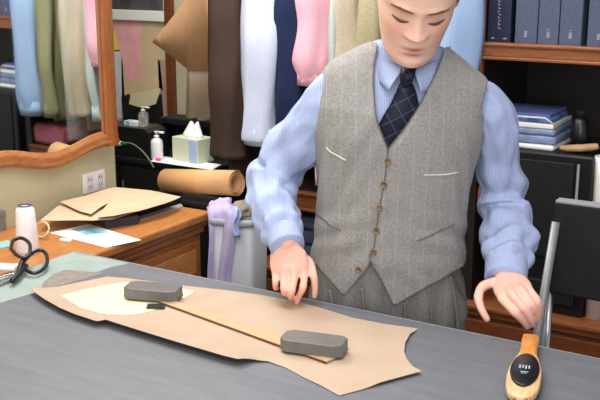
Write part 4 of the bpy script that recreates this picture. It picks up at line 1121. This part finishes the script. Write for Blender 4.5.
# collar: stand plus two wings
nc = Vector((PP(410, 55, -.05).x, -.05, 0))
def zcol(px, py, y): return PP(px, py, y)
def wing(s, tip, topf):
    tp = PP(*topf); tipp = PP(*tip); bk_t = Vector((nc.x, .045, tp.z+.035)); bk_b = Vector((nc.x, .060, tp.z-.010))
    side_t = Vector((nc.x+s*.074, -.035, tp.z+.030)); side_b = Vector((nc.x+s*.088, -.040, tp.z-.022))
    fs_t = Vector(((side_t.x+tp.x)/2+s*.022, (side_t.y+tp.y)/2-.022, tp.z+.016)); fs_b = Vector((tipp.x*.45+side_b.x*.55+s*.008, tipp.y*.5+side_b.y*.5-.008, tipp.z*.5+side_b.z*.5))
    top = smoothpts([tuple(p) for p in (bk_t, side_t, fs_t, tp)], 8); bot = smoothpts([tuple(p) for p in (bk_b, side_b, fs_b, tipp)], 8)
    V, Fc = [], []
    for t_, b_ in zip(top, bot):
        t_, b_ = Vector(t_), Vector(b_)
        for k in range(6):
            u = k/5; p = t_.lerp(b_, u); o_ = (p-nc); o_.z = 0
            V.append(p+o_.normalized()*.008*math.sin(PI*u))
    n_ = len(top)
    for i in range(n_-1):
        for k in range(5): Fc.append((i*6+k, i*6+k+1, i*6+7+k, i*6+6+k))
    o = child('collar_wing', (V, Fc), 'shirt', shirt); md = o.modifiers.new('t', 'SOLIDIFY'); md.thickness = .003; md.offset = 0
    return o
wing(-1, (389, 90, -.175), (404, 68, -.150)); wing(1, (421, 93, -.170), (413, 68, -.150))
stand = [[(nc.x+(.062+e)*math.cos(a), -.045+(.068+e)*math.sin(a), zz_+.02*math.sin(a)) for a in [2*PI*i/36 for i in range(36)]] for e, zz_ in ((.012, PP(410, 75, -.1).z), (.004, PP(410, 62, -.1).z), (.0, PP(410, 58, -.1).z), (-.003, PP(410, 60, -.1).z))]
child('collar_stand', loft(stand, cap=False), 'shirt', shirt)
# ---- tie
def tie_ring(l, r_, py, off, th):
    ring = []
    n_ = 9
    for k in range(n_):
        px = l+(r_-l)*k/(n_-1); ph, z = tphi(px, py, off); p = tsurf(ph, z, off+.006*math.sin(PI*k/(n_-1))); ring.append(p+Vector((0, -th, 0)))
    for k in range(n_-1, -1, -1):
        px = l+(r_-l)*k/(n_-1); ph, z = tphi(px, py, off); ring.append(tsurf(ph, z, off-.001))
    return ring
tie = child('tie', loft([tie_ring(*q) for q in ((399, 413, 84, .010, .012), (396, 416, 92, .007, .008), (390, 418.5, 104, .005, .006), (383, 419, 116, .004, .004), (378, 418, 126, .003, .003), (376, 412, 138, .002, .002), (378, 400, 149, .001, .001), (384, 392, 156, .0, .001))]), 'tie')
def kr(px, py, y, wpx, d_):
    c = PP(px, py, y); w2 = wpx/400; return [(c.x+w2/2*math.cos(a), c.y+d_*math.sin(a), c.z+.003*math.cos(a)) for a in [2*PI*i/20 for i in range(20)]]
child('knot', loft([kr(408.5, 65, -.150, 11, .010), kr(408.5, 67, -.155, 14.5, .014), kr(408, 73, -.165, 14, .017), kr(407, 80, -.170, 12.5, .016), kr(406, 85, -.165, 11.5, .012), kr(406, 87, -.158, 9, .006)]), 'tie', tie)

# ---- waistcoat: two fronts with V opening and pointed hems, plain back
def interp(pl, py):
    """x of a photo polyline [(px,py)...] sorted by py"""
    if py <= pl[0][1]: return pl[0][0]
    for (x0, y0), (x1, y1) in zip(pl, pl[1:]):
        if py <= y1: return x0+(x1-x0)*(py-y0)/(y1-y0)
    return pl[-1][0]
VOFF = .006
def front(side, inner, outer, rows, off):
    V, Fc = [], []; nc_ = 26
    for py in rows:
        a = interp(inner, py); b = interp(outer, py)
        pa, za = tphi(a, py, off)
        pb, zb = tphi(b, py, off) if abs(b) < 9000 else (side*PI/2*1.02, za)
        for k in range(nc_+1):
            q = k/nc_; ph = pa+(pb-pa)*q; z = za+(zb-za)*q
            wr = .0030*noise.noise(Vector((ph*2.2, z*16+ph*3*side, 3.0+side)))*(1 if .95 < z < 1.35 else .4)
            V.append(tsurf(ph, z, off+wr))
    n_ = len(rows)
    for i in range(n_-1):
        for k in range(nc_): Fc.append((i*(nc_+1)+k, i*(nc_+1)+k+1, (i+1)*(nc_+1)+k+1, (i+1)*(nc_+1)+k))
    return V, Fc
def rows_(a, b, n): return [a+(b-a)*i/n for i in range(n+1)]
EDGE = 9999
# image-left front (his right): hem tip at (343,295)
inL = [(377.5, 44), (373.5, 70), (374, 95), (377, 118), (382, 134), (389, 150), (392, 154), (390, 184), (384, 215), (380, 240), (374, 256), (367, 268), (344, 294.5)]
outL = [(371, 44), (352, 54), (327, 70), (325.5, 80), (323, 95), (320.5, 108), (318, 122)]
inR = [(445.5, 47), (438, 68), (430, 85), (418, 108), (403, 130), (389, 148), (388.5, 151), (385, 184), (379, 215), (375, 245), (370.5, 258), (383, 283), (393.5, 305)]
outR = [(447, 47), (462, 57), (486.5, 77), (486, 84), (483.5, 96), (479.5, 112), (476, 126)]
def wrf(ph, z, side):
    body = sstep(.9, 1.0, z)*sstep(1.42, 1.3, z)
    n_ = noise.noise(Vector((ph*1.3, z*14+abs(ph)*4, 3.0)))
    return body*(.005+.010*max(-.5, n_)+.0030*math.sin(z*95+abs(ph)*5)*math.exp(-((z-1.06)/.06)**2)*math.sin(min(PI, abs(ph)*1.6)))
def zarm_d(side, outer, off):
    y = outer[-1][1]; inn = inL if side < 0 else inR
    return tphi(outer[-1][0], y, off)[1]-tphi(interp(inn, y), y, off)[1]
def vest_front(side, inner, outer, ytop, ytip, yside, off):
    """rows from shoulder to hem tip; below the armhole the side seam, below yside the slanting hem"""
    V, Fc = [], []; nc_ = 26
    ys = sorted(set(rows_(ytop, outer[-1][1], 26)+rows_(outer[-1][1], yside, 40)+rows_(yside, ytip, 16)))
    for py in ys:
        a = interp(inner, py); pa, za = tphi(a, py, off)
        if py <= outer[-1][1]:
            b = interp(outer, py); pb, zb = tphi(b, py, off); shy = outer[2][1]
            if py < shy:
                ps_, zs__ = tphi(outer[2][0], shy, off); dz_ = zs__-tphi(interp(inner, shy), shy, off)[1]; u_ = (py-ytop)/(shy-ytop)
                pb = side*PI/2; zb = za+dz_*u_
            elif py < shy+8: pb = side*PI/2+(pb-side*PI/2)*(py-shy)/8
            k_ = sstep(outer[-1][1]-14, outer[-1][1], py); pb = pb+(side*PI/2-pb)*k_; zb = zb+(za-zb)*k_*.0
        elif py <= yside:
            k_ = sstep(outer[-1][1]+30, outer[-1][1], py); pb, zb = side*PI/2, za+(zarm_d(side, outer, off)-0)*k_
        else:
            q = (py-yside)/(ytip-yside); b = (312 if side < 0 else 464)+(interp(inner, ytip)-(312 if side < 0 else 464))*q
            pb, zb = tphi(b, py, off)
            pb = side*PI/2+(pb-side*PI/2)*min(1, q*6)
        for k in range(nc_+1):
            q = k/nc_; ph = pa+(pb-pa)*q; z = za+(zb-za)*q
            body = sstep(.9, 1.0, z)*sstep(1.42, 1.3, z)
            wr = wrf(ph, z, side)
            V.append(tsurf(ph, z, off+wr))
    n_ = len(ys)
    for i in range(n_-1):
        for k in range(nc_): Fc.append((i*(nc_+1)+k, i*(nc_+1)+k+1, (i+1)*(nc_+1)+k+1, (i+1)*(nc_+1)+k))
    o = (V, Fc); return o
def solid(o, th, off=1):
    md = o.modifiers.new('cloth', 'SOLIDIFY'); md.thickness = th; md.offset = off; return o
zb0 = tphi(316, 262)[1]; zarm = tphi(330, 124)[1]
bkV, bkF = [], []
nb = 40
zs_ = [zb0-.01+(TR[-1][0]-.004-zb0)*j/40 for j in range(41)]
for z in zs_:
    k_ = max(0, min(1, (z-zarm)/.05)); kk = max(0, (z-zarm-.12)/.1)
    ph0 = PI/2+.42*math.sin(min(1, k_)*PI/2)*max(0, 1-kk)
    for i in range(nb+1):
        ph = ph0+(2*PI-2*ph0)*i/nb; bkV.append(tsurf(ph, z, VOFF))
for j in range(40):
    for i in range(nb): bkF.append((j*(nb+1)+i, j*(nb+1)+i+1, (j+1)*(nb+1)+i+1, (j+1)*(nb+1)+i))
vest = solid(child('waistcoat', (bkV, bkF), 'vest'), .003)
fl = solid(child('front_panel', vest_front(-1, inL, outL, 44, 294.5, 258, VOFF), 'vest', vest), .003)
frp = solid(child('front_panel', vest_front(1, inR, outR, 47, 305, 264, VOFF+.0035), 'vest', vest), .003)
# dark bound edge of the V
def sline(pts, off, r, n=6, side=0):
    S = smoothpts([p for p in pts], n); Q = [tphi(x, y, off) for x, y in S]
    return tube([tsurf(ph, z, off+(wrf(ph, z, side) if side else 0)) for ph, z in Q], r, 8)
child('edge_binding', sline([(377.5, 46), (373.5, 70), (374, 95), (377, 118), (382, 134), (388, 149)], VOFF+.003, .0016, 6, -1), 'seam', fl)
child('edge_binding', sline([(443, 55), (438, 68), (430, 85), (418, 108), (403, 130), (389, 148), (388, 152)], VOFF+.006, .0016, 6, 1), 'seam', frp)
child('front_edge', sline([(388, 152), (384, 184), (378.5, 215), (374.5, 245), (370.5, 258), (383, 283), (393.5, 305)], VOFF+.0065, .0011, 6, 1), 'seam', frp)
for pts in ([(328, 147.5), (337, 154.5), (348, 160)], [(317, 213), (330, 223), (342, 230)]):
    child('pocket_welt', sline(pts, VOFF+.0032, .0020, 6, -1), 'welt' if pts[0][1] < 200 else 'seam', fl)
for pts in ([(423, 174.5), (440, 174.5), (456, 172)], [(416, 240), (434, 233), (452, 224)]):
    child('pocket_welt', sline(pts, VOFF+.0068, .0020, 6, 1), 'welt' if pts[0][1] < 200 else 'seam', frp)
for x, y in ((388, 161), (384, 184), (380, 207), (376.5, 230), (374, 251.5), (359.5, 269)):
    off = VOFF+.0066 if y < 260 else VOFF+.0031
    ph, z = tphi(x, y, off); off += wrf(ph, z, 1 if y < 260 else -1); p = tsurf(ph, z, off); n_ = tsurf(ph, z, off+.01)-p
    q = Vector((0, 0, 1)).rotation_difference(n_).to_matrix().to_4x4()
    b_ = child('button', xf(lathe([(.0001, .0015), (.005, .0015), (.0062, .0032), (.0078, .0030), (.0082, .0012), (.0078, 0)], 20), Matrix.Translation(p) @ q), 'button', fl if y > 260 else frp)
    child('thread_holes', xf(merge(*[lathe([(.0011, .0014), (.0011, .0022)], 8, (a*.0022, b*.0022, 0)) for a in (-1, 1) for b in (-1, 1)]), Matrix.Translation(p) @ q), 'black_matt', b_)

# ---- trousers: seat plus two legs, waistband and pleats
seat = loft([[tsurf(2*PI*i/48, .80+(1.02-.80)*j/12, .000 if j > 0 else -.004) for i in range(48)] for j in range(13)])
tl_ = []
for s, px in ((-1, 349), (1, 427)):
    h = PP(px, 330, .03); kx = h.x+s*.01
    tl_.append(limb([((h.x, .03, .88), .098), ((h.x, .03, .80), .100), ((kx, .035, .64), .094), ((kx, .035, .46), .078), ((kx, .05, .28), .070), ((kx, .055, .10), .066)], 5, 24))
V, Fc = baked(merge(seat, *tl_), .006, 3, 'trousers')
tro = child('trousers', ([Vector((v.x, v.y-(.006*math.sin(v.x*95)+.004*noise.noise(Vector((v.x*14, 1, v.z*8))))*sstep(.0, -.08, v.y)*sstep(.98, .88, v.z), v.z)) for v in V], Fc), 'trousers')
for pts in ([(330, 290), (333, 310), (335, 330)], [(362, 288), (364, 310), (364, 335)], [(404, 302), (405, 318), (404, 340)], [(428, 288), (431, 310), (432, 340)], [(450, 276), (455, 300), (458, 330)]):
    child('pleat', sline(pts, .004, .0035), 'trousers', tro)
child('pocket_edge', sline([(452, 272), (458, 285), (465, 300)], .004, .002), 'seam', tro)
for s, px in ((-1, 350), (1, 426)):
    h = PP(px, 330, .03); kx = h.x+s*.02
    sh_ = child('shoe', loft([[(kx+w_*math.cos(a), y0, max(.012, .012+h_+h_*math.sin(a))) for a in [2*PI*i/20 for i in range(20)]] for y0, w_, h_ in ((.115, .018, .03), (.10, .036, .05), (.06, .042, .055), (.0, .044, .045), (-.07, .05, .032), (-.13, .046, .026), (-.165, .026, .018))]), 'shoe')
    child('sole', prism([(kx+.048*math.cos(a), -.022+.142*math.sin(a)) for a in [2*PI*i/24 for i in range(24)]], 0, .014), 'black_matt', sh_)
# ================================================================== LIGHT AND CAMERA
def area(name, loc, rot, sx, sy_, power, col=(1, 1, 1)):
    l = bpy.data.lights.new(name, 'AREA'); l.shape = 'RECTANGLE'; l.size = sx; l.size_y = sy_; l.energy = power; l.color = col
    o = bpy.data.objects.new(name, l); C.objects.link(o); o.location = loc; o.rotation_euler = rot; return o
area('ceiling_light', (-1.0, 1.5, 2.75), (0, 0, 0), 1.2, .6, 22, (1, .98, .96))
area('ceiling_light', (-2.3, 2.5, 2.75), (0, 0, 0), .6, 1.2, 36, (1, .98, .96))
area('ceiling_light', (-.3, .0, 2.75), (0, 0, 0), 1.4, .6, 30, (1, .98, .96))
area('front_fill_light', (.6, -1.0, 1.75), (math.radians(84), 0, math.radians(28)), 2.2, 1.5, 34, (.98, .99, 1))  # added soft fill behind the camera to brighten the front; no window known
w = bpy.data.worlds.new('World'); bpy.context.scene.world = w; w.use_nodes = True
w.node_tree.nodes['Background'].inputs[0].default_value = (.98, .98, 1, 1); w.node_tree.nodes['Background'].inputs[1].default_value = .42
cam = bpy.data.cameras.new('Camera'); cam.sensor_width = 36; cam.lens = 36*F/600
co = bpy.data.objects.new('Camera', cam); C.objects.link(co); co.location = (0, 0, CZ)
co.rotation_euler = (PI/2-PITCH, 0, YAW); cam.clip_start = .05
sc_ = bpy.context.scene; sc_.camera = co
sc_.view_settings.view_transform = 'Standard'; sc_.view_settings.look = 'None'; sc_.view_settings.gamma = 1; sc_.view_settings.use_curve_mapping = False
sc_.view_settings.exposure = .38
